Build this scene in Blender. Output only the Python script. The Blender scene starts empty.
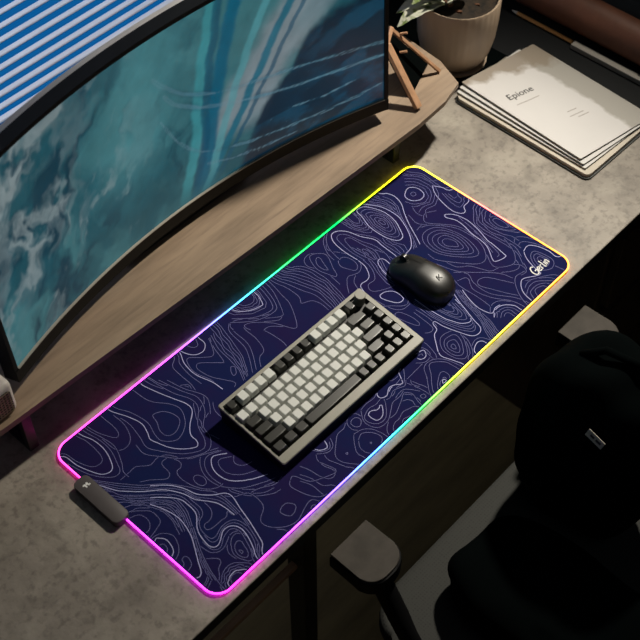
# printed contour lines of the mat, in 0.1 mm: weight, closed flag, then x,y pairs
CONTOURS = """
20 -3523,1663 -3516,1613 -3505,1565 -3489,1517 -3472,1471 -3459,1422 -3452,1373 -3448,1323 -3447,1274 -3448,1224 -3454,1174 -3463,1125 -3476,1077 -3491,1030 -3509,983 -3529,937 -3552,893 -3583,854 -3627,833 -3676,838 -3720,861 -3756,895 -3782,938 -3803,983 -3821,1030 -3838,1076 -3854,1124 -3869,1171 -3882,1219 -3893,1268 -3898,1318 -3900,1367 -3902,1417 -3908,1467 -3927,1513 -3964,1546
20 -2961,1662 -2951,1614 -2937,1568 -2919,1522 -2900,1477 -2879,1432 -2861,1387 -2845,1341 -2830,1294 -2816,1247 -2804,1199 -2796,1151 -2794,1102 -2801,1054 -2815,1007 -2832,961 -2850,915 -2873,872 -2891,827 -2886,779 -2873,731 -2858,685 -2844,638 -2829,591 -2812,545 -2791,501 -2766,458 -2738,418 -2708,380 -2674,344 -2639,310 -2601,279 -2560,252 -2514,238 -2476,265 -2457,310 -2452,359 -2453,408 -2439,454 -2413,495 -2381,533 -2346,567 -2310,600 -2270,629 -2230,658 -2191,687 -2155,720 -2126,759 -2110,805 -2109,854 -2114,903 -2126,950 -2142,997 -2159,1043 -2175,1089 -2190,1136 -2205,1182 -2221,1229 -2235,1276 -2250,1323 -2263,1370 -2276,1417 -2288,1465 -2300,1512 -2312,1560 -2321,1608 -2321,1656
20 -3962,958 -3945,912 -3929,865 -3911,819 -3892,773 -3872,728 -3852,683 -3832,638 -3812,592 -3791,548 -3766,505 -3736,466 -3703,429 -3671,391 -3639,353 -3607,316 -3574,279 -3538,245 -3501,212 -3464,179 -3427,147 -3388,116 -3352,83 -3319,46 -3291,5 -3265,-37 -3241,-80 -3219,-124 -3198,-169 -3181,-216 -3169,-264 -3160,-312 -3147,-360 -3124,-404 -3096,-444 -3067,-484 -3040,-525 -3013,-567 -2988,-610 -2970,-656 -2959,-704 -2952,-753 -2947,-802 -2945,-851 -2944,-901 -2944,-950
20 -3415,250 -3380,216 -3344,181 -3309,146 -3274,110 -3242,73 -3212,33 -3186,-9 -3162,-53 -3140,-97 -3121,-143 -3106,-191 -3095,-239 -3082,-287 -3063,-333 -3037,-375 -3007,-414 -2974,-452 -2940,-488 -2903,-521 -2862,-549 -2821,-577 -2786,-611 -2763,-655 -2758,-704 -2763,-754 -2776,-802 -2790,-849 -2805,-897 -2818,-944 -2830,-993 -2841,-1041 -2852,-1089 -2864,-1138 -2877,-1186 -2891,-1233 -2905,-1281 -2919,-1328 -2934,-1376 -2949,-1423 -2964,-1470 -2981,-1517 -3009,-1558 -3048,-1588 -3086,-1620 -3112,-1662
20 -3548,105 -3511,72 -3474,38 -3440,2 -3408,-36 -3376,-74 -3345,-113 -3316,-153 -3292,-196 -3275,-243 -3267,-292 -3266,-342 -3266,-391 -3267,-441 -3273,-490 -3286,-538 -3310,-581 -3342,-619 -3377,-654 -3411,-691 -3439,-732 -3462,-776 -3480,-822 -3492,-870 -3502,-919 -3509,-968 -3512,-1017 -3505,-1066 -3473,-1103 -3426,-1118 -3380,-1104 -3336,-1080 -3295,-1052 -3254,-1025 -3207,-1009 -3158,-1010 -3111,-1026 -3074,-1058 -3047,-1100 -3033,-1148 -3031,-1197 -3038,-1246 -3049,-1295 -3063,-1343 -3080,-1389 -3099,-1435 -3119,-1480 -3142,-1524 -3170,-1565 -3191,-1610 -3205,-1658
20 -3618,27 -3598,-18 -3579,-64 -3560,-110 -3545,-157 -3531,-205 -3519,-253 -3509,-302 -3502,-351 -3498,-401 -3498,-451 -3502,-500 -3512,-549 -3523,-597 -3537,-645 -3552,-693 -3569,-740 -3589,-785 -3613,-828 -3638,-871 -3663,-914 -3689,-957 -3715,-999 -3741,-1042 -3767,-1084 -3791,-1128 -3814,-1172 -3839,-1215 -3870,-1253 -3916,-1273 -3958,-1258
20 -3747,-1665 -3727,-1613 -3688,-1595 -3639,-1568 -3585,-1560 -3531,-1562 -3487,-1595 -3443,-1628 -3416,-1660
20 -3963,-444 -3920,-426 -3882,-464 -3851,-508 -3839,-560 -3846,-614 -3858,-666 -3878,-717 -3912,-758 -3960,-781
21 -444,-1205 -396,-1188 -347,-1202 -307,-1236 -258,-1243 -210,-1222 -189,-1241 -220,-1283 -256,-1321 -296,-1354 -343,-1375 -395,-1378 -440,-1356 -454,-1306 -458,-1254
20 -1410,-1039 -1381,-1094 -1331,-1130 -1271,-1146 -1234,-1100 -1214,-1041
20 -71,-1042 -103,-1086 -102,-1137 -58,-1169 -4,-1178 45,-1156 91,-1125 143,-1112 195,-1127 243,-1153 281,-1193 327,-1200 359,-1156
20 1134,-1221 1164,-1183 1195,-1145 1227,-1107 1258,-1069 1289,-1031 1322,-995 1360,-964 1407,-951 1452,-933 1473,-889 1487,-842 1517,-804 1552,-813 1560,-862 1562,-911 1568,-960 1579,-1007 1592,-1055 1605,-1102 1620,-1149 1635,-1196 1651,-1242 1666,-1289 1683,-1335 1703,-1380 1732,-1419 1773,-1445 1821,-1456 1870,-1452 1912,-1428 1942,-1390 1959,-1344 1969,-1296 1981,-1248 1995,-1201 2011,-1154 2026,-1108 2042,-1061 2058,-1015 2073,-968 2088,-921 2103,-875 2120,-829 2139,-783 2159,-738 2180,-694 2206,-653 2240,-617
20 1126,-1238 1106,-1290 1108,-1344 1127,-1396 1147,-1447 1165,-1500 1182,-1552 1199,-1605 1208,-1660
20 1683,-295 1682,-347 1681,-399 1680,-451 1679,-502 1678,-554 1678,-606 1681,-658 1686,-709 1690,-761 1696,-813 1701,-864 1709,-915 1727,-964 1746,-1012 1762,-1062 1783,-1109 1815,-1150 1854,-1184 1898,-1210 1948,-1209 1985,-1173
20 2086,-875 2094,-836 2103,-798 2111,-759
20 2498,-1348 2447,-1334 2395,-1330 2346,-1349 2296,-1363 2259,-1333 2243,-1283 2231,-1232 2224,-1180 2224,-1127 2229,-1075 2238,-1023 2250,-972 2264,-921 2280,-871 2297,-822 2318,-773 2340,-726
20 1496,-1657 1522,-1609 1568,-1579 1619,-1559 1672,-1548 1725,-1563 1757,-1604 1760,-1659
21 730,-1650 782,-1603 800,-1654
21 1372,155 1424,158 1474,147 1519,121 1558,87 1586,43 1597,-7 1598,-59 1592,-111 1573,-158 1525,-174 1474,-162 1436,-129 1410,-83 1389,-36 1369,12 1355,62 1348,113
20 862,-1005 916,-1010 970,-1017 1009,-1046 987,-1095 949,-1134 896,-1143 847,-1122 827,-1071
20 71,-1158 102,-1144 134,-1134 167,-1134
20 371,-1141 404,-1082 443,-1028 507,-1010
21 3337,1309 3384,1334 3433,1351 3485,1350 3528,1320 3560,1279 3576,1229 3578,1177 3570,1125 3551,1076 3511,1043 3461,1028 3408,1029 3361,1051 3320,1084 3289,1126 3274,1176 3275,1229 3297,1276
20 3791,1090 3758,1049 3726,1009 3696,966 3672,920 3652,873 3635,824 3620,774 3607,724 3595,673 3585,622 3576,571 3570,520 3569,468 3577,417 3595,369 3623,325 3667,299 3712,317 3742,359 3780,395 3831,403 3883,402 3931,413 3961,451
20 3800,1074 3830,1023 3859,972 3878,917 3879,858 3907,808 3958,779
21 3414,507 3454,479 3488,444 3516,403 3535,358 3549,311 3558,263 3564,214 3567,165 3565,116 3559,67 3551,19 3541,-29 3530,-77 3518,-125 3504,-172 3488,-218 3471,-265 3455,-311 3440,-358 3433,-406 3432,-455 3426,-504 3418,-553 3411,-601 3402,-649 3393,-698 3383,-746 3373,-794 3326,-798 3278,-788 3231,-774 3185,-754 3154,-721 3171,-675 3198,-634 3227,-594 3257,-555 3285,-515 3311,-473 3333,-429 3348,-383 3358,-335 3366,-286 3371,-237 3373,-188 3376,-139 3381,-90 3390,-42 3403,5 3416,53 3428,100 3436,149 3442,198 3444,247 3440,295 3425,342 3405,387 3385,432 3382,480
20 3647,-943 3698,-928 3750,-916 3801,-925 3839,-962 3866,-1007 3888,-1056 3903,-1107 3913,-1159 3921,-1212 3924,-1265 3915,-1317 3906,-1370 3921,-1420 3964,-1451
20 3636,-957 3603,-997 3573,-1038 3549,-1083 3529,-1130 3512,-1179 3497,-1227 3484,-1277 3477,-1328 3472,-1378 3453,-1425 3405,-1424 3358,-1402 3315,-1375 3273,-1345 3230,-1317 3185,-1294 3134,-1290 3088,-1311 3046,-1341 3009,-1376 2977,-1416 2950,-1459 2931,-1507 2918,-1556 2909,-1607 2901,-1657
20 2239,-1435 2263,-1416 2286,-1397 2311,-1379
20 2371,-1356 2430,-1356 2488,-1369 2540,-1397 2583,-1439 2618,-1487 2643,-1540 2645,-1600 2645,-1659
21 2492,1645 2470,1602 2462,1553 2453,1505 2439,1458 2420,1412 2402,1367 2385,1321 2371,1274 2362,1225 2357,1176 2355,1127 2354,1078 2355,1029 2357,980 2361,931 2369,882 2382,835 2399,789 2422,745 2452,707 2496,687 2545,692 2585,719 2614,759 2639,802 2662,845 2686,888 2710,931 2731,976 2747,1022 2759,1070 2768,1118 2774,1167 2777,1216 2777,1265 2771,1314 2761,1362 2746,1409 2730,1455 2712,1501 2691,1546 2666,1588 2632,1623 2588,1645 2540,1654
20 3042,1663 3058,1616 3088,1576 3128,1545 3150,1500 3165,1452 3170,1402 3165,1352 3154,1303 3139,1255 3118,1209 3093,1165 3063,1125 3031,1086 3001,1045 2972,1004 2945,962 2917,920 2891,877 2865,833 2840,789 2817,745 2794,700 2771,655 2748,610 2726,565 2703,520 2679,476 2654,432 2629,389
20 2672,1659 2703,1619 2733,1580 2762,1539 2787,1496 2810,1452 2830,1406 2845,1359 2855,1310 2861,1260 2865,1211 2866,1161 2865,1111 2860,1061 2850,1013 2835,965 2817,918 2797,873 2776,828 2754,783 2730,739 2705,696 2678,654 2649,613 2618,575 2584,538 2548,503 2509,473 2466,448 2418,434 2368,429 2319,425
20 1689,911 1686,960 1683,1010 1680,1059 1678,1108 1677,1158 1678,1207 1681,1257 1686,1306 1692,1355 1702,1404 1715,1451 1735,1497 1760,1539 1794,1575 1839,1596 1887,1591 1932,1570 1970,1539 2002,1501 2029,1460 2049,1414 2063,1367 2074,1319 2086,1271 2100,1223 2119,1178 2142,1134 2167,1091 2190,1047 2206,1000 2211,951 2205,902 2195,854 2190,804 2187,755 2184,706 2182,656 2179,607 2176,557 2170,508 2161,460 2148,412
20 -401,1660 -384,1612 -360,1567 -328,1528 -290,1493 -249,1463 -205,1436 -159,1415 -110,1400 -60,1388 -11,1379 18,1420 39,1467 57,1514 73,1563 79,1614 83,1665
20 1687,891 1685,838 1681,786 1671,734 1651,685 1626,638 1598,593 1564,553 1520,524 1469,514 1416,522 1364,528 1315,512 1288,467 1271,417 1256,366 1242,315 1229,264
20 1761,257 1766,308 1771,360 1779,411 1792,461 1808,510 1827,558 1849,604 1882,643 1930,662 1973,639 1990,591 1987,539 1979,488 1970,437
20 -1502,1663 -1490,1611 -1474,1559 -1451,1511 -1420,1467 -1378,1433 -1328,1413 -1275,1407 -1225,1425 -1182,1457 -1150,1500 -1141,1552 -1142,1606 -1140,1660
20 -1528,1663 -1543,1615 -1566,1569 -1591,1526 -1613,1480 -1628,1432 -1639,1382 -1647,1332 -1653,1282 -1655,1231 -1653,1181 -1646,1131 -1634,1082 -1620,1033 -1605,985 -1590,936 -1579,887 -1572,836 -1569,786 -1568,735 -1567,685
20 -2309,-162 -2350,-131 -2392,-100 -2435,-72 -2482,-53 -2531,-67 -2567,-103 -2597,-145 -2621,-191 -2637,-240 -2645,-291 -2644,-342 -2639,-394 -2628,-444 -2610,-492 -2583,-536 -2551,-576 -2514,-613 -2476,-647 -2435,-679 -2394,-710 -2350,-738 -2305,-762 -2259,-784 -2212,-806 -2165,-827
10 -3961,1595 -3917,1569 -3885,1530 -3871,1481 -3865,1430 -3862,1379 -3856,1329 -3844,1279 -3829,1230 -3813,1182 -3793,1135 -3768,1091 -3730,1057 -3683,1039 -3632,1039 -3588,1064 -3564,1108 -3550,1158 -3542,1208 -3537,1259 -3534,1310 -3533,1361 -3534,1412 -3536,1463 -3541,1514 -3555,1563 -3569,1612 -3576,1662
10 -3448,1656 -3443,1606 -3436,1556 -3425,1507 -3413,1458 -3403,1409 -3395,1359 -3392,1308 -3390,1258 -3390,1208 -3393,1157 -3400,1108 -3411,1058 -3426,1010 -3443,963 -3462,916 -3481,869 -3499,823 -3517,776 -3547,735 -3592,716 -3642,722 -3685,748 -3722,782 -3755,820 -3785,861 -3812,903 -3837,947 -3859,992 -3879,1038 -3895,1086 -3909,1134 -3922,1183 -3933,1232 -3943,1281 -3954,1331 -3964,1380
10 -3400,1661 -3394,1609 -3387,1557 -3376,1507 -3364,1456 -3352,1405 -3342,1354 -3334,1303 -3325,1252 -3318,1200 -3316,1148 -3321,1096 -3334,1046 -3351,997 -3372,949 -3395,903 -3418,856 -3442,810 -3472,767 -3502,725 -3520,676 -3523,625 -3522,573
10 -3105,1660 -3105,1609 -3105,1558 -3104,1508 -3102,1457 -3101,1407 -3105,1357 -3111,1306 -3123,1257 -3148,1214 -3192,1196 -3228,1231 -3252,1275 -3273,1321 -3293,1367 -3311,1415 -3327,1462 -3339,1511 -3348,1561 -3355,1611 -3360,1662
10 -2972,1526 -2971,1473 -2969,1421 -2968,1369 -2971,1316 -2978,1265 -2992,1214 -3009,1165 -3030,1117 -3055,1070 -3086,1029 -3127,997 -3176,977 -3228,972 -3279,983 -3323,1010
10 -3347,1058 -3355,1126 -3357,1194 -3357,1263 -3357,1331
11 -2583,1103 -2533,1098 -2486,1077 -2444,1047 -2412,1008 -2388,963 -2372,915 -2362,865 -2358,814 -2369,764 -2400,724 -2441,694 -2485,669 -2532,650 -2583,643 -2633,652 -2677,677 -2698,722 -2702,773 -2697,824 -2679,871 -2653,915 -2628,960 -2614,1009 -2606,1059
10 -2480,1665 -2477,1616 -2474,1566 -2472,1517 -2469,1468 -2464,1419 -2456,1371 -2443,1323 -2423,1278 -2397,1237 -2369,1197 -2339,1158 -2310,1118 -2284,1076 -2263,1032 -2246,986 -2235,938 -2234,889 -2245,841 -2263,795 -2287,752 -2313,711 -2343,671 -2377,636 -2415,605 -2457,579 -2501,557 -2547,540 -2595,530 -2644,534 -2687,556 -2725,588 -2758,625 -2786,665 -2804,711 -2804,759 -2795,808 -2783,856 -2769,902 -2751,948 -2735,995 -2724,1043 -2722,1092 -2725,1141 -2731,1190 -2739,1238 -2749,1286 -2760,1334 -2772,1382 -2789,1428 -2810,1472 -2833,1516 -2853,1561 -2866,1608 -2875,1657
10 -2183,1660 -2179,1611 -2173,1562 -2167,1513 -2161,1465 -2154,1416 -2147,1367 -2139,1319 -2131,1271 -2121,1223 -2110,1175 -2096,1128 -2078,1082 -2058,1037 -2039,992 -2021,946 -2010,899 -2006,850 -2008,801 -2021,754 -2043,710 -2072,671 -2108,637 -2145,605 -2182,573 -2218,540 -2251,503 -2276,461 -2296,417 -2313,371 -2329,324 -2347,278 -2369,235 -2398,195 -2433,161 -2478,143 -2527,148 -2572,168 -2614,193 -2654,221 -2692,252 -2729,284 -2763,320 -2794,358 -2823,397 -2850,438 -2876,480 -2902,521 -2928,563 -2953,605 -2977,648 -2998,692 -3013,739 -3016,788 -3007,835 -2990,882 -2975,929 -2965,976 -2954,1024 -2944,1072 -2934,1120 -2926,1169 -2921,1217 -2920,1267 -2923,1315 -2929,1364 -2936,1413
10 -2098,1509 -2086,1461 -2075,1413 -2064,1364 -2052,1316 -2041,1267 -2029,1219 -2017,1171 -2005,1123 -1990,1075 -1972,1029 -1953,983 -1935,937 -1923,889 -1920,839 -1927,790 -1940,743 -1959,697 -1982,652 -2008,610 -2039,571 -2076,538 -2116,508 -2156,479 -2193,446 -2224,408 -2242,362 -2252,313 -2260,264 -2276,217 -2304,176 -2336,138 -2373,104 -2415,80 -2464,71 -2513,80 -2560,96 -2605,117 -2649,141 -2691,166 -2732,194 -2772,223 -2810,256 -2844,292 -2875,331 -2904,371 -2931,413 -2959,454 -2987,495 -3016,535 -3045,575 -3073,616 -3097,660 -3114,706 -3118,756 -3112,805 -3103,854 -3093,903
10 -2012,1417 -2002,1365 -1992,1314 -1982,1262 -1971,1211 -1959,1160 -1945,1110 -1927,1060 -1906,1012 -1884,964 -1864,916 -1845,867 -1832,816 -1828,764 -1841,713 -1865,667 -1895,623 -1927,582 -1962,543 -1995,502
10 -3633,625 -3603,626 -3572,626 -3542,626
10 -3506,627 -3452,627 -3399,634 -3346,630 -3303,600 -3264,563 -3225,527 -3178,500 -3125,501 -3073,514 -3020,512
10 -2968,497 -2919,461 -2883,412 -2856,356 -2830,301
10 -2761,194 -2716,157 -2665,127 -2612,100 -2559,75 -2507,47 -2455,18 -2404,-11 -2353,-40
10 -3467,398 -3423,368 -3379,338 -3337,305 -3299,269 -3261,231 -3223,193 -3180,163 -3129,162 -3093,199 -3080,250 -3077,303 -3073,356 -3052,403 -3002,418 -2950,407
10 -2888,320 -2870,271 -2865,220 -2888,175 -2931,149 -2982,153 -3019,120 -3035,71 -3041,20 -3040,-32 -3034,-83 -3025,-134 -3012,-184 -2994,-233 -2973,-280 -2949,-326 -2920,-369 -2885,-407 -2843,-438 -2798,-463 -2749,-477 -2697,-477
11 -2905,-97 -2853,-106 -2826,-152 -2813,-206 -2824,-259 -2860,-300 -2911,-293 -2940,-248 -2947,-194 -2937,-140
10 -3962,1057 -3941,1011 -3921,966 -3899,921 -3875,877 -3849,835 -3822,793 -3794,751 -3767,710 -3738,669 -3710,628 -3681,587 -3652,547 -3622,507 -3592,467 -3562,427 -3531,388 -3499,350 -3464,315 -3426,282 -3389,249 -3352,216 -3315,182 -3279,147 -3245,111 -3214,72 -3186,31 -3159,-11 -3132,-53 -3105,-95 -3079,-137 -3054,-181 -3032,-225 -3011,-271 -2990,-316 -2963,-358 -2932,-397 -2900,-435 -2876,-479 -2860,-526
10 -2849,-579 -2843,-636 -2841,-692 -2843,-749 -2846,-806 -2850,-863 -2855,-919 -2860,-976
10 -3964,1011 -3942,965 -3920,920 -3896,875 -3871,831 -3845,787 -3819,743 -3793,699 -3767,656 -3741,612 -3714,569 -3684,528 -3653,488 -3622,448 -3591,407 -3561,366 -3528,327 -3493,291 -3456,256 -3419,221 -3381,188 -3341,156
10 -2907,-538 -2887,-590 -2876,-644 -2872,-699 -2873,-755 -2876,-810 -2881,-865 -2887,-920 -2894,-975
10 -3887,803 -3863,759 -3838,716 -3815,672 -3791,628 -3768,585 -3742,542 -3712,502 -3681,464 -3648,426 -3617,387 -3586,349 -3553,311 -3519,275 -3484,240 -3449,205 -3412,171 -3375,138 -3338,105 -3303,70 -3270,33 -3239,-6 -3210,-47 -3184,-89 -3161,-133 -3141,-178 -3126,-226 -3117,-275 -3108,-323 -3091,-370 -3066,-413 -3036,-453 -3007,-493 -2980,-535 -2954,-577 -2932,-622 -2918,-669 -2910,-718 -2906,-768 -2905,-818 -2907,-867 -2910,-917 -2914,-966
10 -3870,683 -3856,634 -3842,584 -3829,534 -3817,484 -3796,438 -3764,397 -3729,360 -3694,322 -3659,284 -3624,247 -3588,210 -3552,173 -3514,138 -3476,104 -3439,68 -3404,30 -3372,-11 -3348,-56 -3329,-104
10 -3313,-192 -3314,-247 -3318,-301 -3326,-355 -3338,-408 -3357,-459 -3380,-507 -3405,-556 -3432,-603 -3459,-651
10 -3787,397 -3752,348 -3710,305 -3668,261 -3628,216 -3591,168 -3554,120
10 -3349,-139 -3341,-191 -3344,-244 -3352,-296 -3362,-347 -3374,-398 -3390,-449 -3411,-497 -3433,-544 -3455,-592 -3477,-640
10 -3964,850 -3937,796 -3913,741 -3891,685 -3871,629 -3854,571
10 -3770,341 -3742,298 -3707,261 -3672,223 -3637,185 -3605,145 -3575,103 -3544,61 -3512,21 -3480,-20 -3446,-58 -3414,-99 -3390,-144 -3375,-194 -3374,-245 -3382,-296 -3392,-347 -3404,-397 -3420,-446 -3440,-494 -3462,-540 -3483,-587 -3504,-634
10 -3960,728 -3934,691 -3908,653 -3885,614
10 -3765,301 -3739,256 -3708,216 -3674,177 -3640,139 -3605,101 -3571,63 -3540,23 -3514,-21 -3489,-66 -3465,-112 -3443,-158 -3422,-204 -3410,-254 -3410,-305 -3418,-356 -3430,-405 -3447,-454 -3468,-500 -3493,-545
10 -3961,628 -3914,598 -3897,546 -3869,498 -3840,450 -3815,401 -3789,351
10 -3706,190 -3672,148 -3643,102 -3615,55 -3586,10 -3554,-34 -3518,-75 -3485,-118 -3460,-166 -3451,-219 -3450,-274 -3458,-327 -3469,-381 -3479,-434
10 -3965,517 -3911,492 -3882,442 -3846,396 -3813,347 -3783,295 -3753,243 -3724,191
10 -3715,176 -3698,147 -3678,121 -3658,95
10 -3549,-94 -3514,-146 -3487,-203 -3481,-266 -3487,-329
10 -3515,-444 -3533,-508 -3555,-570 -3580,-632
10 -3963,402 -3908,385 -3866,347 -3825,307 -3791,261 -3763,211 -3732,162 -3702,113 -3669,66 -3633,20
10 -3517,-371 -3538,-433 -3562,-495 -3589,-555 -3610,-617
10 -3963,268 -3901,256 -3845,229 -3789,202 -3751,151 -3713,100
10 -3665,34 -3640,-13 -3619,-63 -3594,-110 -3565,-155 -3548,-206 -3550,-260 -3553,-313 -3558,-367 -3568,-420 -3578,-472 -3593,-524
10 -3959,157 -3900,150 -3844,134 -3787,119 -3743,80 -3703,36 -3662,-7
10 -3593,-144 -3574,-196 -3573,-250 -3576,-305 -3579,-359 -3590,-413 -3609,-464 -3628,-515 -3646,-567 -3665,-618
10 -3883,131 -3837,108 -3798,74 -3763,36 -3728,-1 -3696,-42 -3678,-90 -3674,-142 -3679,-193 -3687,-244 -3715,-285 -3762,-306 -3811,-321 -3861,-334 -3912,-345 -3963,-354
10 -3961,74 -3905,58 -3853,34 -3816,-11 -3802,-67 -3800,-124 -3817,-180 -3852,-226 -3899,-259 -3956,-262
10 -3157,-182 -3143,-246 -3135,-311 -3116,-373 -3085,-431
10 -2888,-993 -2899,-1045 -2910,-1096 -2921,-1148 -2933,-1200 -2946,-1251 -2960,-1302 -2975,-1353 -2991,-1403 -3010,-1453 -3031,-1501 -3057,-1547 -3094,-1584 -3136,-1616 -3161,-1663
10 -3407,112 -3374,77 -3342,41 -3310,5
10 -3179,-302 -3182,-352 -3182,-401 -3180,-451 -3180,-500 -3189,-549 -3210,-593 -3244,-629 -3290,-647 -3336,-665 -3372,-699 -3398,-740 -3416,-786 -3425,-835 -3428,-884 -3426,-934 -3410,-980 -3366,-997 -3317,-990 -3271,-972 -3224,-956 -3175,-949 -3126,-950 -3077,-958 -3031,-976 -2994,-1008 -2969,-1051 -2955,-1098 -2949,-1147 -2949,-1197
10 -3046,-1494 -3096,-1546 -3145,-1599 -3178,-1663
10 -3346,-22 -3313,-65 -3283,-110 -3257,-158 -3237,-208 -3228,-261 -3227,-316 -3229,-370 -3230,-424 -3232,-478 -3240,-532 -3262,-581 -3299,-621 -3347,-646
10 -3444,-872 -3452,-922 -3456,-972 -3447,-1020 -3409,-1050 -3359,-1051 -3313,-1031 -3269,-1007 -3223,-988 -3174,-981 -3124,-984 -3076,-999 -3037,-1029 -3010,-1071 -2994,-1118 -2988,-1168 -2987,-1218 -2992,-1268 -3002,-1317 -3017,-1364 -3036,-1411 -3058,-1456 -3085,-1498 -3117,-1537 -3148,-1576
10 -3087,-505 -3089,-556 -3093,-607 -3106,-656 -3132,-700 -3171,-733 -3217,-755 -3268,-760 -3318,-752 -3354,-783 -3359,-833 -3320,-863 -3270,-874 -3219,-878 -3167,-877 -3116,-878 -3066,-888 -3018,-879 -2982,-842 -2961,-865 -2961,-916
10 -2891,-1087 -2897,-1129 -2906,-1171 -2914,-1212
10 -3467,-60 -3434,-107 -3409,-159 -3390,-213
10 -3457,-671 -3481,-716 -3505,-760 -3529,-804 -3553,-849 -3577,-894 -3601,-938 -3624,-982 -3646,-1028 -3667,-1074 -3686,-1121 -3703,-1168 -3720,-1216 -3737,-1263 -3753,-1311 -3766,-1360 -3777,-1410 -3788,-1459 -3801,-1508 -3809,-1557 -3814,-1608 -3818,-1658
10 -3482,-659 -3511,-715 -3538,-773 -3562,-831
10 -3705,-1126 -3729,-1181 -3753,-1237 -3773,-1294 -3786,-1353 -3797,-1413 -3809,-1472
10 -3594,53 -3576,33 -3558,12 -3541,-9
10 -3578,-839 -3608,-889 -3635,-941 -3660,-993 -3682,-1047 -3703,-1101
10 -3548,-755 -3560,-776 -3571,-797 -3582,-818
10 -3787,-1283 -3808,-1333 -3825,-1384 -3839,-1437
10 -3688,-1017 -3714,-1077 -3737,-1138 -3760,-1200 -3783,-1261
10 -3857,-1429 -3890,-1445 -3923,-1459 -3957,-1472
10 -3436,-297 -3436,-342 -3447,-386 -3456,-430
10 -3500,-651 -3514,-677 -3531,-703 -3546,-729
10 -3653,-928 -3663,-950 -3672,-973 -3681,-995
10 -3793,-1243 -3808,-1272 -3822,-1303 -3826,-1336
10 -3839,-1369 -3875,-1395 -3917,-1413 -3959,-1429
10 -3729,-1072 -3754,-1124 -3778,-1175 -3803,-1227
10 -3842,-1345 -3879,-1370 -3920,-1389 -3963,-1405
10 -3671,-1148 -3629,-1186 -3589,-1225 -3559,-1272 -3572,-1326 -3620,-1352 -3668,-1379 -3701,-1425 -3738,-1468 -3782,-1503
10 -3593,-959 -3588,-1014 -3581,-1068 -3565,-1121 -3531,-1163 -3485,-1193 -3431,-1205 -3377,-1197 -3325,-1178 -3276,-1154 -3227,-1128
10 -3529,-928 -3531,-979 -3532,-1030 -3528,-1081 -3507,-1127 -3468,-1159 -3418,-1165 -3372,-1143 -3330,-1114 -3286,-1088 -3238,-1072 -3187,-1063 -3137,-1068 -3097,-1099 -3076,-1145 -3072,-1196 -3083,-1246 -3098,-1295 -3114,-1343 -3131,-1391 -3149,-1439 -3169,-1486 -3193,-1532 -3227,-1570 -3251,-1614 -3265,-1663
11 -3284,-1381 -3256,-1423 -3293,-1447
11 -3294,-1308 -3253,-1276 -3202,-1266 -3168,-1302 -3177,-1354 -3193,-1405 -3207,-1456 -3231,-1502 -3273,-1533 -3315,-1506 -3333,-1456 -3337,-1404 -3322,-1353
10 -3290,-1228 -3245,-1191 -3191,-1168 -3132,-1170 -3093,-1211
10 -3148,-1477 -3166,-1519 -3189,-1558 -3221,-1590
10 -3270,-1612 -3314,-1583 -3338,-1533 -3359,-1481 -3375,-1428 -3372,-1373 -3352,-1321 -3324,-1273 -3290,-1228
10 -3398,-1444 -3408,-1379 -3408,-1314 -3379,-1255 -3337,-1204
10 -3208,-1124 -3166,-1124 -3125,-1134 -3090,-1156
10 -3060,-1230 -3061,-1254 -3063,-1279 -3067,-1302
10 -3791,-1657 -3777,-1627 -3762,-1598 -3738,-1589
10 -3710,-1578 -3675,-1535 -3618,-1534 -3568,-1510 -3517,-1535 -3464,-1551 -3441,-1604
10 -3424,-1610 -3397,-1609 -3381,-1635 -3370,-1662
10 -3788,-1564 -3735,-1560 -3701,-1521 -3661,-1491 -3608,-1494 -3559,-1472 -3515,-1492 -3467,-1515 -3420,-1539 -3401,-1589
10 -3858,-1661 -3849,-1632 -3839,-1603 -3829,-1574
10 -3788,-1548 -3744,-1514 -3700,-1479 -3650,-1455 -3595,-1440 -3540,-1438 -3486,-1455 -3439,-1483 -3401,-1524 -3366,-1568 -3332,-1609 -3319,-1664
10 -3692,-1659 -3659,-1600 -3596,-1580 -3532,-1602 -3496,-1657
10 -3957,-529 -3909,-568 -3918,-642 -3964,-694
10 -3962,-380 -3909,-388 -3856,-401 -3810,-431 -3775,-472 -3748,-519 -3735,-572 -3744,-625 -3764,-676 -3789,-725 -3821,-769 -3859,-807 -3907,-834 -3959,-850
10 -3964,-1008 -3919,-974 -3904,-920 -3850,-905 -3825,-948 -3834,-1004 -3859,-1055 -3905,-1087 -3962,-1095
11 -2485,-1383 -2441,-1352 -2387,-1339 -2332,-1345 -2292,-1382 -2265,-1430 -2273,-1481 -2319,-1512 -2371,-1532 -2424,-1531 -2459,-1489 -2480,-1438
10 -2824,-633 -2809,-656 -2795,-679 -2779,-701
10 -2743,-741 -2700,-768 -2654,-788 -2608,-810 -2570,-843 -2551,-889 -2543,-939 -2541,-990 -2544,-1040 -2553,-1090 -2571,-1137 -2604,-1174 -2647,-1202 -2691,-1225 -2735,-1251 -2768,-1288 -2778,-1337 -2769,-1387 -2749,-1433 -2722,-1476 -2690,-1514 -2653,-1549 -2614,-1581 -2571,-1608 -2525,-1629 -2477,-1644 -2427,-1649 -2377,-1643 -2329,-1629 -2281,-1611 -2234,-1594 -2185,-1580 -2137,-1566 -2087,-1560 -2039,-1575 -2010,-1616 -1991,-1663
10 -2709,-1534 -2676,-1572 -2645,-1612 -2633,-1661
10 -2158,-1661 -2129,-1639 -2094,-1639 -2068,-1665
10 -2010,-1127 -1963,-1109 -1927,-1142 -1910,-1190 -1896,-1239 -1879,-1288 -1856,-1333 -1821,-1370 -1778,-1398 -1732,-1421 -1685,-1442 -1639,-1463 -1592,-1483 -1544,-1501 -1494,-1513 -1461,-1483 -1465,-1432 -1478,-1383 -1493,-1334 -1508,-1285 -1524,-1236
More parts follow.
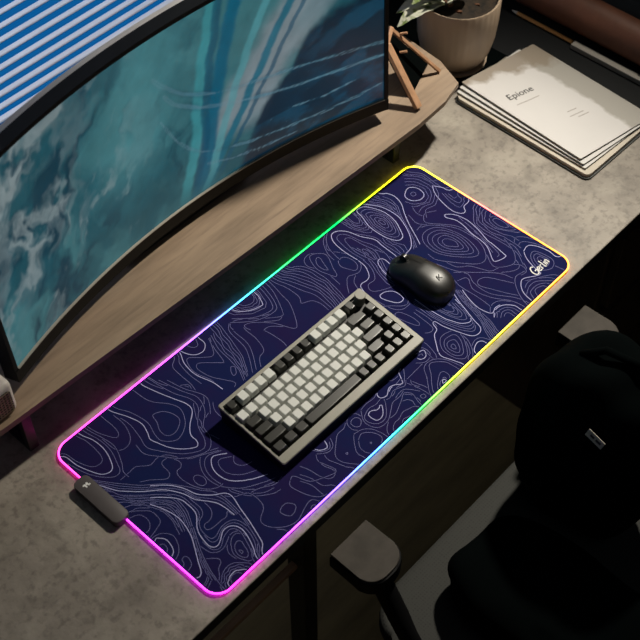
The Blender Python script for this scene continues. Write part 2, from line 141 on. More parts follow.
10 -2026,-1136 -2073,-1165 -2091,-1216 -2085,-1271 -2074,-1325 -2060,-1379 -2044,-1431 -2024,-1483 -2000,-1533 -1970,-1580 -1932,-1620 -1884,-1646 -1831,-1664
10 -2534,-865 -2478,-879 -2423,-898 -2371,-924 -2322,-955 -2274,-987 -2222,-1013 -2165,-1022 -2108,-1013 -2051,-999
10 -2749,-494 -2720,-538 -2691,-581 -2660,-623 -2628,-664 -2593,-702 -2553,-736 -2510,-765 -2466,-792 -2420,-817 -2374,-841 -2328,-865 -2281,-888 -2234,-909 -2185,-928 -2137,-948
11 -1165,-1406 -1135,-1416 -1160,-1437
11 -794,-1539 -769,-1550 -793,-1567
10 -782,-1057 -826,-1083 -874,-1102 -925,-1100 -977,-1098 -1026,-1114 -1070,-1142 -1111,-1173 -1152,-1204 -1193,-1235 -1235,-1267 -1273,-1302 -1301,-1345 -1314,-1395 -1309,-1446 -1290,-1494 -1265,-1540 -1237,-1583 -1206,-1624 -1173,-1665
10 -870,-1390 -822,-1365 -770,-1349 -720,-1369 -680,-1405 -646,-1447 -621,-1496 -607,-1548 -607,-1602 -642,-1642 -692,-1662
10 -882,-1404 -921,-1447 -952,-1495 -960,-1552 -954,-1609 -927,-1660
10 -847,-1272 -793,-1283 -739,-1295 -688,-1318 -645,-1353 -609,-1395 -584,-1445 -568,-1498 -555,-1552 -549,-1607 -547,-1662
10 -860,-1286 -899,-1325 -938,-1366 -973,-1409 -1008,-1452 -1038,-1499 -1052,-1553 -1041,-1608 -1035,-1663
10 -493,-1176 -441,-1156 -387,-1143 -331,-1139 -278,-1154 -223,-1165 -168,-1156 -113,-1149
10 -79,-1184 -104,-1229 -137,-1270 -172,-1308 -209,-1345 -247,-1380 -289,-1411 -337,-1431 -388,-1434 -440,-1424 -484,-1398 -515,-1356 -537,-1309 -547,-1258 -533,-1209 -493,-1176
10 -456,-1069 -394,-1059 -332,-1054 -269,-1059 -207,-1066 -145,-1064 -89,-1037
10 -469,-1080 -501,-1120 -533,-1159 -562,-1201 -580,-1248 -584,-1298 -578,-1348 -562,-1396 -535,-1439 -496,-1470 -447,-1485 -397,-1489 -346,-1485 -298,-1471 -252,-1449 -209,-1422 -166,-1396 -122,-1370 -80,-1342 -32,-1324 18,-1324 69,-1330 119,-1329 169,-1318 218,-1305
11 -684,-1090 -629,-1093 -590,-1128 -589,-1183 -626,-1223 -676,-1245 -723,-1220 -742,-1169 -731,-1116
10 -730,-1040 -665,-1021 -596,-1021 -551,-1069 -540,-1136
10 -757,-1271 -792,-1216 -794,-1150 -775,-1087 -730,-1040
10 -1450,-1113 -1409,-1148 -1367,-1182 -1320,-1208 -1266,-1212 -1214,-1197 -1173,-1164 -1146,-1117 -1124,-1068
10 -1451,-1004 -1429,-1056 -1402,-1106 -1361,-1145 -1311,-1171 -1256,-1181 -1212,-1148 -1180,-1101
10 -1470,-1114 -1494,-1145 -1514,-1179 -1525,-1217
10 -1530,-1271 -1523,-1346 -1495,-1417 -1488,-1490
10 -1515,-1526 -1572,-1541 -1628,-1520 -1665,-1472
10 -1682,-1421 -1697,-1363 -1705,-1305 -1711,-1246 -1723,-1188 -1741,-1131 -1761,-1075
10 -1389,-1202 -1407,-1254 -1408,-1309 -1392,-1362 -1373,-1414 -1357,-1466 -1341,-1519 -1323,-1571 -1289,-1614 -1268,-1664
10 -1862,-1171 -1833,-1235 -1808,-1301 -1793,-1369
10 -1790,-1415 -1786,-1474 -1771,-1530 -1730,-1571 -1686,-1609 -1659,-1661
10 -1940,-1245 -1916,-1296 -1894,-1347 -1878,-1401 -1873,-1457 -1875,-1513 -1877,-1569 -1877,-1625
10 -71,-1221 -17,-1239 38,-1226 89,-1200 146,-1196 200,-1214 253,-1237 305,-1259 357,-1238 402,-1203
10 -506,-1657 -483,-1602 -443,-1561 -394,-1529 -342,-1501
10 -273,-1478 -223,-1485 -172,-1487 -123,-1474 -75,-1456 -28,-1436 19,-1416 66,-1396 112,-1374 156,-1348 205,-1339 244,-1370 268,-1415 270,-1465 253,-1513 235,-1561 222,-1610 215,-1661
10 -407,-1662 -374,-1620 -327,-1593 -275,-1578 -221,-1580 -168,-1574 -117,-1556 -64,-1545 -11,-1555 39,-1574 91,-1587 136,-1612 160,-1660
10 -218,-1662 -161,-1630 -100,-1649 -46,-1662
10 45,-1307 98,-1290 154,-1283 210,-1283 262,-1304 300,-1345 331,-1391 359,-1440 387,-1489
10 450,-1254 408,-1309 418,-1374 452,-1434
11 1348,-1297 1400,-1291 1399,-1339 1363,-1383 1335,-1352
11 1338,-1227 1388,-1213 1439,-1226 1481,-1257 1475,-1309 1454,-1357 1424,-1401 1388,-1440 1341,-1460 1307,-1422 1296,-1370 1288,-1318 1304,-1268
11 1335,-1173 1381,-1149 1433,-1150 1485,-1159 1534,-1175 1566,-1214 1563,-1265 1547,-1315 1522,-1361 1491,-1402 1456,-1442 1420,-1480 1380,-1512 1330,-1521 1286,-1493 1255,-1452 1242,-1401 1240,-1349 1246,-1297 1264,-1249 1296,-1207
10 1320,-1105 1369,-1079 1424,-1072 1480,-1079 1534,-1094 1586,-1114
10 1633,-1243 1617,-1291 1597,-1339 1571,-1383 1541,-1424 1509,-1464 1475,-1503 1440,-1540 1401,-1574 1356,-1597 1305,-1594 1264,-1563 1236,-1521 1216,-1474 1205,-1424 1200,-1373 1199,-1321 1204,-1270 1221,-1222 1248,-1179 1281,-1139 1320,-1105
10 1323,-1658 1366,-1616 1427,-1600 1474,-1561 1512,-1511 1545,-1458 1576,-1404
10 1407,-1663 1456,-1637 1497,-1599 1531,-1556 1562,-1510 1590,-1462 1613,-1412 1626,-1358 1630,-1303
10 1650,-305 1654,-356 1657,-408 1659,-460 1658,-512 1656,-564 1650,-615 1647,-667 1648,-719 1653,-770 1661,-822 1671,-873 1683,-923 1697,-973 1716,-1022 1734,-1070 1749,-1120 1769,-1167 1795,-1212 1831,-1249 1879,-1266 1929,-1256 1965,-1219
10 2056,-966 2062,-940 2068,-913 2075,-887
10 1620,-324 1623,-375 1626,-425 1627,-476 1628,-527 1628,-578 1624,-629 1622,-679 1622,-730 1625,-781 1630,-832 1637,-882 1649,-932 1663,-980 1679,-1029 1695,-1077 1714,-1124 1732,-1172 1754,-1218 1777,-1263 1808,-1302 1856,-1316 1905,-1303 1941,-1268
10 1600,-345 1598,-397 1595,-449 1593,-501 1590,-553 1589,-605 1589,-657 1591,-709 1597,-761 1604,-812 1610,-864 1617,-916 1627,-967 1640,-1017 1654,-1067 1666,-1118 1680,-1168 1700,-1216 1725,-1262 1752,-1306 1782,-1348 1828,-1369 1876,-1351 1916,-1318
10 1989,-1153 2006,-1095 2024,-1038 2044,-981
10 1763,-438 1761,-489 1758,-540 1755,-591 1752,-641 1754,-692 1761,-742 1769,-793 1777,-843 1785,-893 1799,-942 1815,-991 1832,-1038 1854,-1084 1888,-1122 1933,-1136 1963,-1096 1992,-1054 2011,-1007 2020,-957 2030,-907 2041,-857 2052,-807
10 1792,-495 1788,-549 1778,-602 1769,-655 1776,-708 1790,-760 1802,-812 1810,-865 1818,-919 1833,-970 1861,-1016 1905,-1045 1951,-1029 1974,-981 1987,-929 1998,-876 2014,-824 2027,-772
10 1803,-567 1812,-621 1810,-676 1799,-729
10 1822,-827 1848,-879 1866,-934 1902,-977 1948,-951 1973,-899 1971,-841 1973,-783 1987,-727
10 1827,-671 1831,-730 1835,-790 1859,-844 1891,-894 1936,-884 1954,-828
10 1956,-791 1955,-761 1953,-730 1952,-700
10 2260,-639 2239,-687 2219,-735 2198,-783 2177,-832 2160,-881 2147,-932 2136,-983 2125,-1035 2114,-1086 2102,-1137 2086,-1187 2069,-1237 2053,-1287 2035,-1336 2007,-1381 1978,-1424 1949,-1468 1923,-1513 1902,-1562 1879,-1609 1865,-1659
10 2277,-650 2265,-675 2254,-699 2241,-723
10 2175,-889 2169,-934 2162,-979 2146,-1021
10 2098,-1205 2088,-1260 2070,-1312 2042,-1360 2012,-1407 1984,-1455 1956,-1503 1940,-1556 1918,-1607 1905,-1660
10 2225,-761 2211,-816 2201,-873 2187,-928
10 2145,-1038 2135,-1110 2128,-1182 2108,-1252
10 2057,-1368 2030,-1425 2003,-1483 1981,-1542 1953,-1599 1928,-1656
10 2292,-672 2276,-701 2260,-730 2242,-759
10 2199,-942 2187,-986 2169,-1028 2155,-1071
10 2133,-1232 2118,-1288 2095,-1341 2070,-1393 2047,-1446 2025,-1499 2008,-1554 1982,-1605 1967,-1661
10 2249,-775 2229,-826 2219,-880 2214,-934
10 2203,-988 2182,-1038 2166,-1090 2157,-1144 2153,-1199 2148,-1253 2132,-1305 2112,-1356 2091,-1407 2072,-1458 2052,-1509 2037,-1561 2013,-1610 2001,-1663
10 2259,-793 2252,-835 2245,-877 2233,-918
10 2185,-1083 2184,-1134 2181,-1186 2167,-1235
10 2130,-1357 2118,-1422 2100,-1485 2076,-1545 2041,-1600 2022,-1662
10 2310,-693 2298,-730 2286,-768 2273,-805
10 2233,-935 2222,-998 2211,-1060 2201,-1123
10 2179,-1248 2170,-1302 2161,-1356 2151,-1409 2137,-1462 2116,-1512 2095,-1562 2072,-1611 2063,-1664
10 2393,-1428 2359,-1403 2318,-1404 2280,-1424
10 1573,-1526 1632,-1504 1693,-1494 1754,-1507 1800,-1548 1826,-1604 1846,-1664
10 595,-1664 629,-1623 670,-1589 715,-1561 761,-1535 809,-1512 859,-1496 902,-1518 913,-1569 905,-1621 873,-1664
10 654,-1662 683,-1625 723,-1603 768,-1590
10 795,-1585 823,-1587 834,-1609 824,-1635
10 500,-1663 527,-1619 560,-1579 596,-1542 634,-1506 672,-1472 710,-1436 746,-1399 778,-1359 810,-1318 846,-1282 896,-1275 941,-1301 981,-1333 1017,-1370 1049,-1411 1070,-1457 1080,-1508 1084,-1560 1090,-1611 1093,-1663
10 436,-1659 461,-1614 493,-1572 527,-1533 562,-1495 598,-1457 633,-1418 665,-1377 694,-1334 723,-1291 762,-1256 810,-1236 862,-1232 913,-1239 962,-1256 1005,-1285 1043,-1322 1074,-1363 1099,-1409 1117,-1458 1130,-1508 1141,-1559 1153,-1610 1162,-1661
10 1007,-1095 998,-1146 990,-1197 984,-1249
10 1030,-1276 1066,-1232 1086,-1177 1102,-1121 1116,-1065 1126,-1008 1127,-950
10 1200,5 1242,-30 1283,-65 1323,-101 1360,-140 1395,-182 1431,-222 1474,-254 1525,-272 1574,-255 1604,-211 1627,-162 1646,-111 1663,-60 1680,-8
11 1332,-305 1349,-353 1362,-402 1373,-452 1380,-503 1380,-554 1376,-605 1365,-655 1328,-681 1298,-641 1280,-593 1265,-545 1251,-495 1239,-446 1228,-396 1219,-346 1216,-295 1249,-263 1300,-269
10 1471,-455 1469,-509 1467,-564 1463,-619 1460,-674 1457,-728 1453,-783 1445,-837 1420,-884 1368,-897 1317,-880 1276,-844
10 1533,-440 1537,-507 1541,-573 1543,-640 1541,-707 1531,-773
10 1520,-828 1514,-852 1508,-876 1502,-900
10 783,-998 837,-986 892,-974 947,-966 1002,-969 1036,-1011 1045,-1066 1040,-1121 1015,-1171
10 968,-1197 903,-1206 838,-1195 786,-1155 740,-1107
10 877,-1048 912,-1052 936,-1071 916,-1100
10 36,-1246 73,-1239 108,-1228 142,-1213
10 194,-1195 221,-1194 248,-1201 274,-1211
10 336,-1217 393,-1181 443,-1137 491,-1090 536,-1041
10 183,-1355 212,-1382 236,-1413 255,-1448
10 266,-1529 265,-1562 261,-1596 243,-1620
10 76,-1415 144,-1451 174,-1520 149,-1592
10 368,-1254 374,-1278 380,-1302 386,-1325
10 398,-1370 415,-1432 428,-1496 436,-1560 434,-1624
10 425,-1206 488,-1203 550,-1201 612,-1198 674,-1195 736,-1193 798,-1192
10 446,-1291 461,-1351 478,-1410 499,-1469 508,-1529
11 325,-1547 383,-1561 372,-1616 315,-1600
10 203,-1012 251,-1052 310,-1068 373,-1069
10 252,-1139 289,-1139 325,-1133 361,-1123
11 3391,1231 3446,1241 3470,1194 3435,1157 3387,1174
10 3488,1438 3527,1403 3567,1369 3600,1329 3618,1280 3634,1230 3645,1179 3640,1128 3614,1083 3592,1036 3565,991 3524,960 3473,950 3424,934 3375,948 3333,978 3290,1009 3252,1044 3229,1091 3214,1141 3197,1190
10 3542,1495 3581,1460 3618,1422 3651,1382 3675,1335 3686,1284 3692,1231 3702,1180 3703,1127 3693,1076 3669,1029 3636,988 3598,952 3553,925 3506,901 3457,884 3409,904 3362,927 3314,948 3264,965 3219,993 3184,1032
10 3600,1543 3641,1503 3679,1460 3714,1414 3740,1362 3754,1307 3756,1249 3763,1192 3765,1134 3759,1077
10 3652,922 3604,890 3555,861 3501,839 3444,839 3391,861 3337,880 3280,889 3224,877 3168,862
10 3651,1658 3663,1606 3681,1557 3717,1518 3748,1475 3778,1431 3802,1384 3818,1334 3823,1281 3829,1228 3836,1176 3834,1123 3824,1071
10 3803,1031 3771,981 3743,929 3707,883 3660,847
10 3619,827 3570,809 3523,785 3473,771 3421,782 3370,796 3320,812 3270,802 3232,766 3195,728 3160,689
10 3759,1658 3773,1605 3798,1556 3830,1512 3862,1468 3887,1420 3897,1366 3898,1312 3894,1257 3888,1203 3881,1149 3876,1094 3874,1040 3871,985
10 3900,894 3919,879 3940,866 3961,856
10 3681,1661 3698,1610 3723,1563 3756,1520 3791,1479 3825,1437 3851,1390 3860,1337 3855,1284 3850,1230 3863,1179
10 3898,1149 3919,1137 3941,1127 3964,1117
10 3792,815 3782,762 3773,710 3766,657 3765,604 3772,551 3794,503 3845,509 3886,542 3897,594 3917,642 3962,670
10 3830,773 3820,706 3818,639 3879,624
10 3770,858 3753,806 3737,754 3721,701 3708,648 3700,594 3696,539 3697,485 3717,435 3770,429 3823,444 3873,466 3909,506 3960,525
10 3511,167 3502,115 3493,63 3484,11 3475,-41 3466,-93 3455,-144 3441,-195 3428,-247 3419,-298 3410,-351 3402,-403 3393,-455 3384,-507 3372,-558 3358,-609 3342,-659 3311,-700 3258,-700
10 3528,315 3520,272 3513,230 3505,188
10 3453,-72 3447,-102 3440,-132 3433,-162
10 3409,-259 3393,-317 3375,-374 3354,-429 3331,-484 3308,-539 3284,-594
11 2900,118 2927,163 2977,173 3019,143 3045,97 3061,46 3064,-7 3047,-57 3016,-99 2976,-68 2947,-24 2913,18 2892,65
11 2855,176 2881,219 2922,247 2972,252 3020,239 3060,209 3081,163 3094,114 3101,65 3103,14 3099,-36 3090,-86 3077,-134 3049,-175 3001,-172 2961,-142 2926,-106 2895,-66 2872,-21 2855,26 2846,76 2846,126
11 2791,226 2814,270 2847,307 2890,332 2940,336 2988,324 3034,304 3071,270 3099,229 3121,184 3138,137 3150,88 3155,38 3155,-12 3150,-62 3141,-111 3127,-159 3109,-206 3085,-249 3044,-272 3001,-246 2964,-213 2929,-176 2896,-139 2865,-99 2836,-58 2809,-16 2788,29 2776,78 2774,128 2779,177
11 2739,280 2760,324 2791,363 2829,394 2875,414 2924,417 2973,409 3020,394 3064,371 3100,337 3127,295 3149,251 3167,205 3182,157 3193,109 3198,60 3200,10 3197,-39 3192,-89 3184,-138 3173,-186 3158,-233 3140,-279 3118,-323 3082,-356 3035,-348 2993,-320 2956,-288 2920,-253 2887,-217 2854,-179 2824,-139 2797,-98 2771,-56 2749,-11 2732,35 2721,84 2718,133 2720,182 2726,232
11 2687,325 2706,371 2732,413 2764,451 2803,480 2849,498 2898,505 2948,502 2996,489 3041,470 3083,444 3118,410 3146,369 3168,324 3187,279 3203,232 3216,184 3227,136 3235,87 3240,38 3242,-12 3242,-61 3239,-111 3233,-160 3223,-208 3210,-256 3195,-303 3177,-349 3155,-393 3124,-432 3079,-450 3032,-436 2991,-409 2954,-376 2919,-340 2887,-303 2856,-264 2827,-225 2798,-184 2771,-143 2745,-101 2720,-58 2699,-13 2681,33 2668,81 2662,130 2662,179 2666,229 2675,277
10 2927,615 2973,597 3017,575 3057,546 3091,510 3123,472 3153,433 3183,393 3211,353 3238,311 3263,269 3286,225 3305,179 3319,131 3327,83 3332,33 3335,-16 3337,-65 3338,-115 3336,-164 3333,-214 3326,-263 3314,-311 3297,-357 3275,-401 3249,-444 3221,-484 3189,-522 3155,-558 3114,-586 3068,-603 3019,-605 2972,-590 2931,-562 2895,-528 2863,-491 2832,-452 2803,-412 2774,-371 2746,-331 2718,-290 2690,-249 2662,-209 2634,-168 2607,-126 2582,-83 2560,-39 2544,8 2541,57 2546,106 2554,155
10 3394,671 3348,700 3303,729 3255,755
10 3203,767 3154,750 3115,716 3078,679 3064,632 3082,584 3110,540 3142,498 3174,457 3206,416 3238,375 3269,334 3299,291 3325,246 3346,199 3361,149 3370,97 3374,46 3373,-6 3368,-58 3362,-110 3353,-161
10 3186,-550 3157,-593 3128,-636 3101,-680 3078,-727 3065,-777 3077,-826 3110,-866 3150,-899 3192,-929 3237,-956 3284,-977 3335,-985 3384,-969 3427,-940 3466,-906 3501,-868 3532,-826 3559,-782 3581,-735 3600,-687 3617,-638 3634,-589 3651,-540
10 3141,768 3126,829 3127,891 3148,951 3177,1007
10 3038,587 3002,631 2969,678 2953,732 2958,788 2972,843 2988,898 3004,953
10 2832,626 2878,632 2924,639 2970,642
10 2620,-179 2624,-231 2631,-282 2644,-332 2669,-377 2707,-413 2749,-443 2788,-477 2818,-519 2842,-565 2862,-613 2880,-661 2899,-709 2920,-757 2946,-802 2985,-834 3036,-844 3084,-864
10 3309,-1001 3351,-1039 3375,-1090 3375,-1147 3358,-1201 3320,-1239 3263,-1233 3208,-1218
10 2483,-79 2496,-130 2509,-180 2522,-231 2536,-281 2552,-331 2570,-379 2592,-427 2618,-471 2649,-514 2682,-554 2716,-593 2750,-633 2784,-672 2821,-709 2857,-747 2891,-786 2924,-827 2956,-868 2986,-911 3012,-955 3033,-1003 3048,-1053 3060,-1104 3070,-1155
11 3850,-154 3899,-148 3934,-185 3943,-236 3944,-289 3941,-341 3930,-393 3903,-436 3866,-405 3841,-359 3827,-309 3826,-256 3833,-204
10 3964,-33 3901,-54 3882,-83 3939,-110 3963,-172
10 3962,-378 3944,-430 3935,-484 3962,-529
10 3845,-84 3808,-120 3787,-168 3772,-218 3768,-270 3776,-322 3793,-371 3814,-419 3839,-465 3871,-506 3912,-539 3959,-561
10 3958,57 3906,45 3864,14 3818,-13 3774,-43 3750,-89 3745,-142 3739,-195 3734,-248 3740,-301 3762,-349 3784,-398 3806,-446 3830,-494 3860,-538 3887,-584 3913,-624 3963,-643
10 3962,112 3912,104 3863,89 3827,53 3790,17 3752,-18 3713,-50 3693,-96 3686,-147 3684,-198 3689,-249 3694,-300 3702,-351 3709,-402 3716,-453 3732,-501 3757,-546 3775,-594 3781,-644 3778,-695 3782,-747
10 3959,180 3911,165 3869,137 3834,101 3788,78 3742,56 3700,28 3675,-15 3663,-65 3660,-116 3646,-165 3633,-214 3626,-264 3627,-315 3635,-365 3653,-413 3670,-461 3680,-511 3681,-562 3682,-613 3683,-664 3686,-715 3686,-766 3680,-817 3673,-867
10 3963,242 3912,230 3864,214 3828,178 3792,140 3757,103 3716,71 3675,41 3633,10 3606,-33 3597,-84 3590,-135 3585,-186 3586,-238 3591,-289 3594,-341 3596,-392 3598,-444 3602,-495 3606,-547 3612,-598
10 3625,-669 3633,-724 3627,-780 3611,-833 3586,-883 3559,-932 3534,-982
10 3962,297 3913,285 3866,268 3828,237 3792,202 3753,171 3714,140 3673,110 3636,77 3602,40 3576,-3 3563,-51 3554,-100 3541,-149 3530,-198 3528,-248 3531,-298 3535,-347 3542,-397 3549,-447 3555,-496 3559,-546 3560,-596 3560,-646 3559,-696 3558,-747
10 3558,-819 3545,-883 3521,-944 3485,-998 3449,-1053 3413,-1108
11 3680,-1192 3728,-1200 3744,-1256 3733,-1311 3680,-1334 3636,-1297 3646,-1240
11 3652,-1140 3701,-1118 3749,-1133 3764,-1185 3772,-1238 3781,-1291 3777,-1345 3743,-1385 3695,-1408 3642,-1403 3595,-1377 3568,-1333 3575,-1280 3593,-1229 3619,-1182
11 3626,-1099 3669,-1071 3718,-1054 3765,-1069 3790,-1115 3804,-1164 3814,-1215 3820,-1267 3823,-1318 3821,-1370 3804,-1418 3768,-1455 3722,-1479 3672,-1491 3622,-1481 3577,-1456 3538,-1422 3513,-1377 3510,-1326 3521,-1275 3540,-1227 3564,-1181 3592,-1138
10 3762,-1664 3756,-1609 3748,-1555 3735,-1501
10 3706,-799 3760,-784 3809,-809 3844,-854 3872,-903 3896,-954 3916,-1007 3934,-1061 3950,-1115 3965,-1170
10 3441,-1095 3424,-1134 3405,-1171 3377,-1203
10 3325,-1211 3276,-1199 3226,-1189 3176,-1177 3126,-1178 3079,-1198 3039,-1228 3002,-1264 2969,-1302 2937,-1342 2907,-1384 2880,-1426 2855,-1471 2833,-1517 2815,-1565 2801,-1614 2790,-1663
10 3705,-713 3724,-697 3743,-683 3764,-670
10 3799,-662 3850,-694 3889,-742 3921,-796 3947,-852 3965,-911
10 3419,-967 3404,-990 3391,-1014 3379,-1039
10 3355,-1077 3301,-1101 3242,-1089 3186,-1064 3136,-1030 3089,-991 3043,-951
10 2623,-799 2674,-784 2726,-794 2774,-818 2811,-857 2839,-902 2864,-950 2887,-998 2910,-1047 2933,-1095 2957,-1143 2980,-1192 3000,-1241
10 2847,-1442 2820,-1394 2794,-1347 2770,-1298 2747,-1248 2725,-1199 2704,-1149 2683,-1098 2661,-1048 2640,-998 2617,-949 2598,-898 2595,-844 2623,-799
10 2435,-551 2483,-566 2530,-582 2573,-607 2581,-652 2554,-694 2522,-733 2493,-773 2470,-817 2462,-866 2463,-916 2470,-966 2480,-1015 2493,-1063 2508,-1111 2526,-1157 2548,-1202 2573,-1245 2600,-1287 2627,-1329 2654,-1371 2676,-1416 2694,-1463 2707,-1511 2717,-1560 2725,-1609 2722,-1659
10 2527,-391 2553,-421 2579,-450 2605,-480
10 2636,-524 2655,-572 2647,-623 2622,-669 2596,-713 2576,-761 2566,-812 2560,-863 2557,-915 2557,-967 2561,-1019 2571,-1070 2587,-1119 2609,-1166 2636,-1211 2664,-1254 2693,-1297 2722,-1340 2749,-1384 2773,-1430 2795,-1477 2811,-1527
10 2824,-1589 2828,-1613 2831,-1637 2834,-1661
10 2406,-259 2409,-311 2412,-364 2413,-416 2413,-468 2406,-520 2390,-570 2378,-621 2374,-673 2374,-725 2376,-778 2379,-830 2383,-882 2386,-934 2387,-987 2387,-1039 2385,-1091 2382,-1144 2377,-1196 2372,-1248
10 2358,-1536 2413,-1516 2463,-1542 2470,-1599 2470,-1659
10 2298,-1515 2347,-1487 2399,-1465 2454,-1471 2503,-1499 2529,-1546 2522,-1602 2521,-1659
10 2279,-1331 2305,-1305 2333,-1282 2364,-1264
10 2390,-1255 2448,-1251 2504,-1263 2555,-1291 2596,-1331 2631,-1377 2662,-1425
10 2268,-1467 2293,-1450 2319,-1433 2345,-1418
10 2398,-1407 2458,-1417 2513,-1443 2554,-1486 2584,-1539 2590,-1598 2588,-1659
10 2942,-1529 2992,-1504 3043,-1480 3097,-1461 3153,-1453 3209,-1456 3263,-1473 3309,-1504 3349,-1544 3387,-1586 3428,-1625 3470,-1657
10 2960,-1661 2981,-1612 3007,-1565 3049,-1533 3101,-1525 3155,-1523 3208,-1528 3258,-1546 3304,-1574 3343,-1611 3371,-1657
10 3046,-1664 3072,-1613 3109,-1571 3164,-1565 3218,-1582 3268,-1608 3293,-1658
10 3159,-1338 3206,-1369 3253,-1399 3302,-1426 3351,-1452 3401,-1478 3449,-1506 3495,-1537 3541,-1570 3580,-1610 3607,-1658
10 3043,-1426 3101,-1400 3163,-1388 3225,-1402
10 3353,-1471 3404,-1510 3450,-1554 3488,-1605 3514,-1663
11 2563,1229 2554,1172 2554,1118 2584,1094 2609,1146 2607,1205
11 2557,1307 2533,1258 2518,1205 2514,1150 2508,1095 2516,1042 2560,1010 2598,1040 2625,1088 2644,1140 2648,1195 2624,1244 2607,1297
11 2543,1399 2527,1352 2514,1303 2491,1258 2473,1211 2473,1161 2475,1110 2476,1060 2480,1009 2494,961 2527,927 2576,937 2608,975 2631,1020 2651,1066 2666,1115 2678,1164 2682,1214 2672,1263 2653,1310 2626,1353 2589,1387
11 2529,1477 2507,1432 2494,1382 2476,1334 2456,1287 2441,1238 2437,1187 2438,1136 2437,1085 2434,1034 2436,982 2447,933 2470,887 2508,854 2558,854 2599,883 2622,929 2646,974 2670,1019 2689,1067 2703,1116 2713,1166 2717,1217 2710,1268 2692,1316 2671,1362 2650,1409 2622,1452 2578,1478
11 2502,1561 2484,1516 2479,1467 2468,1418 2451,1371 2434,1325 2418,1278 2405,1230 2395,1181 2389,1132 2387,1082 2390,1033 2397,984 2407,935 2422,888 2440,842 2465,798 2502,767 2550,767 2588,799 2616,840 2640,883 2665,926 2690,969 2711,1014 2726,1062 2734,1110 2738,1160 2739,1210 2736,1259 2731,1309 2721,1357 2707,1405 2690,1452 2670,1497 2641,1537 2598,1562 2550,1571
10 3028,1543 3046,1496 3060,1448 3067,1398 3063,1348 3050,1300 3041,1250 3027,1202 3000,1160 2971,1119 2941,1079 2913,1037 2887,994 2863,950 2841,905 2819,860 2796,815 2773,770 2749,726 2724,682 2700,639 2675,595 2651,551 2625,508 2597,466 2569,424 2542,382
10 2931,1658 2939,1604 2949,1551 2972,1503 2996,1454 3012,1403 3015,1348 3014,1294 3007,1240 2980,1194 2948,1150 2923,1102 2903,1052
10 2867,1657 2878,1603 2897,1550 2929,1505 2949,1454 2959,1399 2955,1344 2961,1289 2958,1233 2947,1179
10 2607,512 2575,476 2546,437 2519,397
10 2779,1659 2793,1608 2818,1562 2857,1527 2888,1484 2911,1437 2924,1386 2933,1334 2936,1281 2920,1231 2906,1180 2899,1128 2893,1075
10 2719,1658 2736,1607 2771,1567 2808,1526 2840,1483 2863,1434 2882,1382 2900,1331 2907,1278 2900,1224
10 2883,1062 2879,1038 2873,1014 2866,991
10 2544,463 2523,441 2503,419 2482,397
10 2803,1633 2816,1612 2833,1596 2856,1590
10 2970,1561 2984,1593 2977,1628 2974,1663
10 2854,1411 2839,1435 2828,1460 2817,1485
10 2270,1662 2268,1610 2265,1559 2260,1507 2277,1460 2315,1426 2352,1461 2378,1506 2388,1557 2398,1605 2402,1657
10 2225,1663 2229,1608 2239,1554 2231,1499 2234,1446 2264,1400 2307,1366 2351,1394 2380,1441 2392,1495
10 2406,1563 2418,1594 2423,1627 2428,1660
10 2203,1657 2198,1601 2187,1547 2197,1492 2213,1438 2229,1384 2249,1332 2285,1289 2336,1289 2357,1341 2372,1395
10 2407,1479 2421,1512 2431,1546 2432,1582
10 2155,1661 2159,1605 2169,1550 2169,1494 2167,1438 2183,1384 2207,1333 2234,1284 2272,1243 2320,1223 2353,1268
10 2125,1656 2125,1600 2126,1544 2127,1489 2135,1433 2152,1380 2174,1328 2194,1276 2215,1224 2248,1179 2293,1146 2337,1164
10 1765,827 1760,878 1755,929 1751,979 1747,1030 1746,1081 1747,1132 1751,1182 1757,1233 1764,1283 1772,1333 1781,1383 1792,1433 1817,1476 1862,1499 1910,1488 1946,1452 1973,1409 1992,1362 2003,1312 2012,1262 2020,1212 2029,1162 2041,1113 2057,1065 2075,1017 2091,969 2102,919 2108,869 2109,818 2107,767 2103,716 2096,666 2085,617 2066,569 2046,523
10 1842,744 1833,794 1823,843 1814,892 1806,941 1800,991 1797,1041 1800,1091 1808,1140 1818,1189 1831,1237 1845,1286 1861,1333 1895,1365 1941,1349 1967,1307 1976,1258 1981,1208 1985,1158 1989,1108 1996,1059 2006,1010 2016,961 2025,912 2029,862 2022,812 2007,765 1987,719 1964,674
10 1876,707 1874,762 1872,816 1872,871 1877,925 1892,978 1923,1003 1942,951 1951,898 1946,844 1930,791 1912,740 1893,689
10 2092,1311 2122,1267 2150,1223 2175,1177 2200,1131 2224,1084 2242,1034 2253,983 2252,931 2246,878 2239,826 2237,774 2237,721 2238,669 2239,616 2240,564 2241,511 2242,459
10 1793,1662 1745,1637 1701,1605 1662,1567 1627,1525 1596,1480 1569,1433 1549,1382 1535,1330 1525,1276 1516,1222 1509,1168 1501,1114
10 1733,1663 1686,1637 1641,1608 1600,1574 1565,1534 1535,1489 1508,1443 1483,1395 1462,1346 1447,1294 1439,1241 1433,1188
10 2319,927 2298,874 2278,820 2285,763 2293,706 2300,649 2291,593 2279,537 2267,480
10 2344,876 2337,824 2335,769 2332,716 2357,667 2364,615 2357,560 2347,507 2319,459
10 2377,794 2379,733 2395,674 2420,618 2439,561 2414,505 2387,450
11 1243,1409 1296,1419 1309,1373 1291,1321 1271,1270 1251,1219 1235,1167 1212,1118 1180,1160 1167,1213 1168,1268 1180,1321 1207,1369
11 1232,1531 1280,1523 1324,1500 1363,1469 1398,1433 1422,1390 1426,1341 1411,1294 1390,1249 1366,1205 1341,1162 1316,1119 1292,1075 1272,1030 1253,984 1230,940 1192,933 1169,977 1153,1025 1139,1072 1125,1120 1113,1168 1105,1218 1107,1267 1117,1316 1131,1364 1149,1410 1169,1456 1194,1499
10 1615,1224 1597,1255 1576,1285 1553,1313
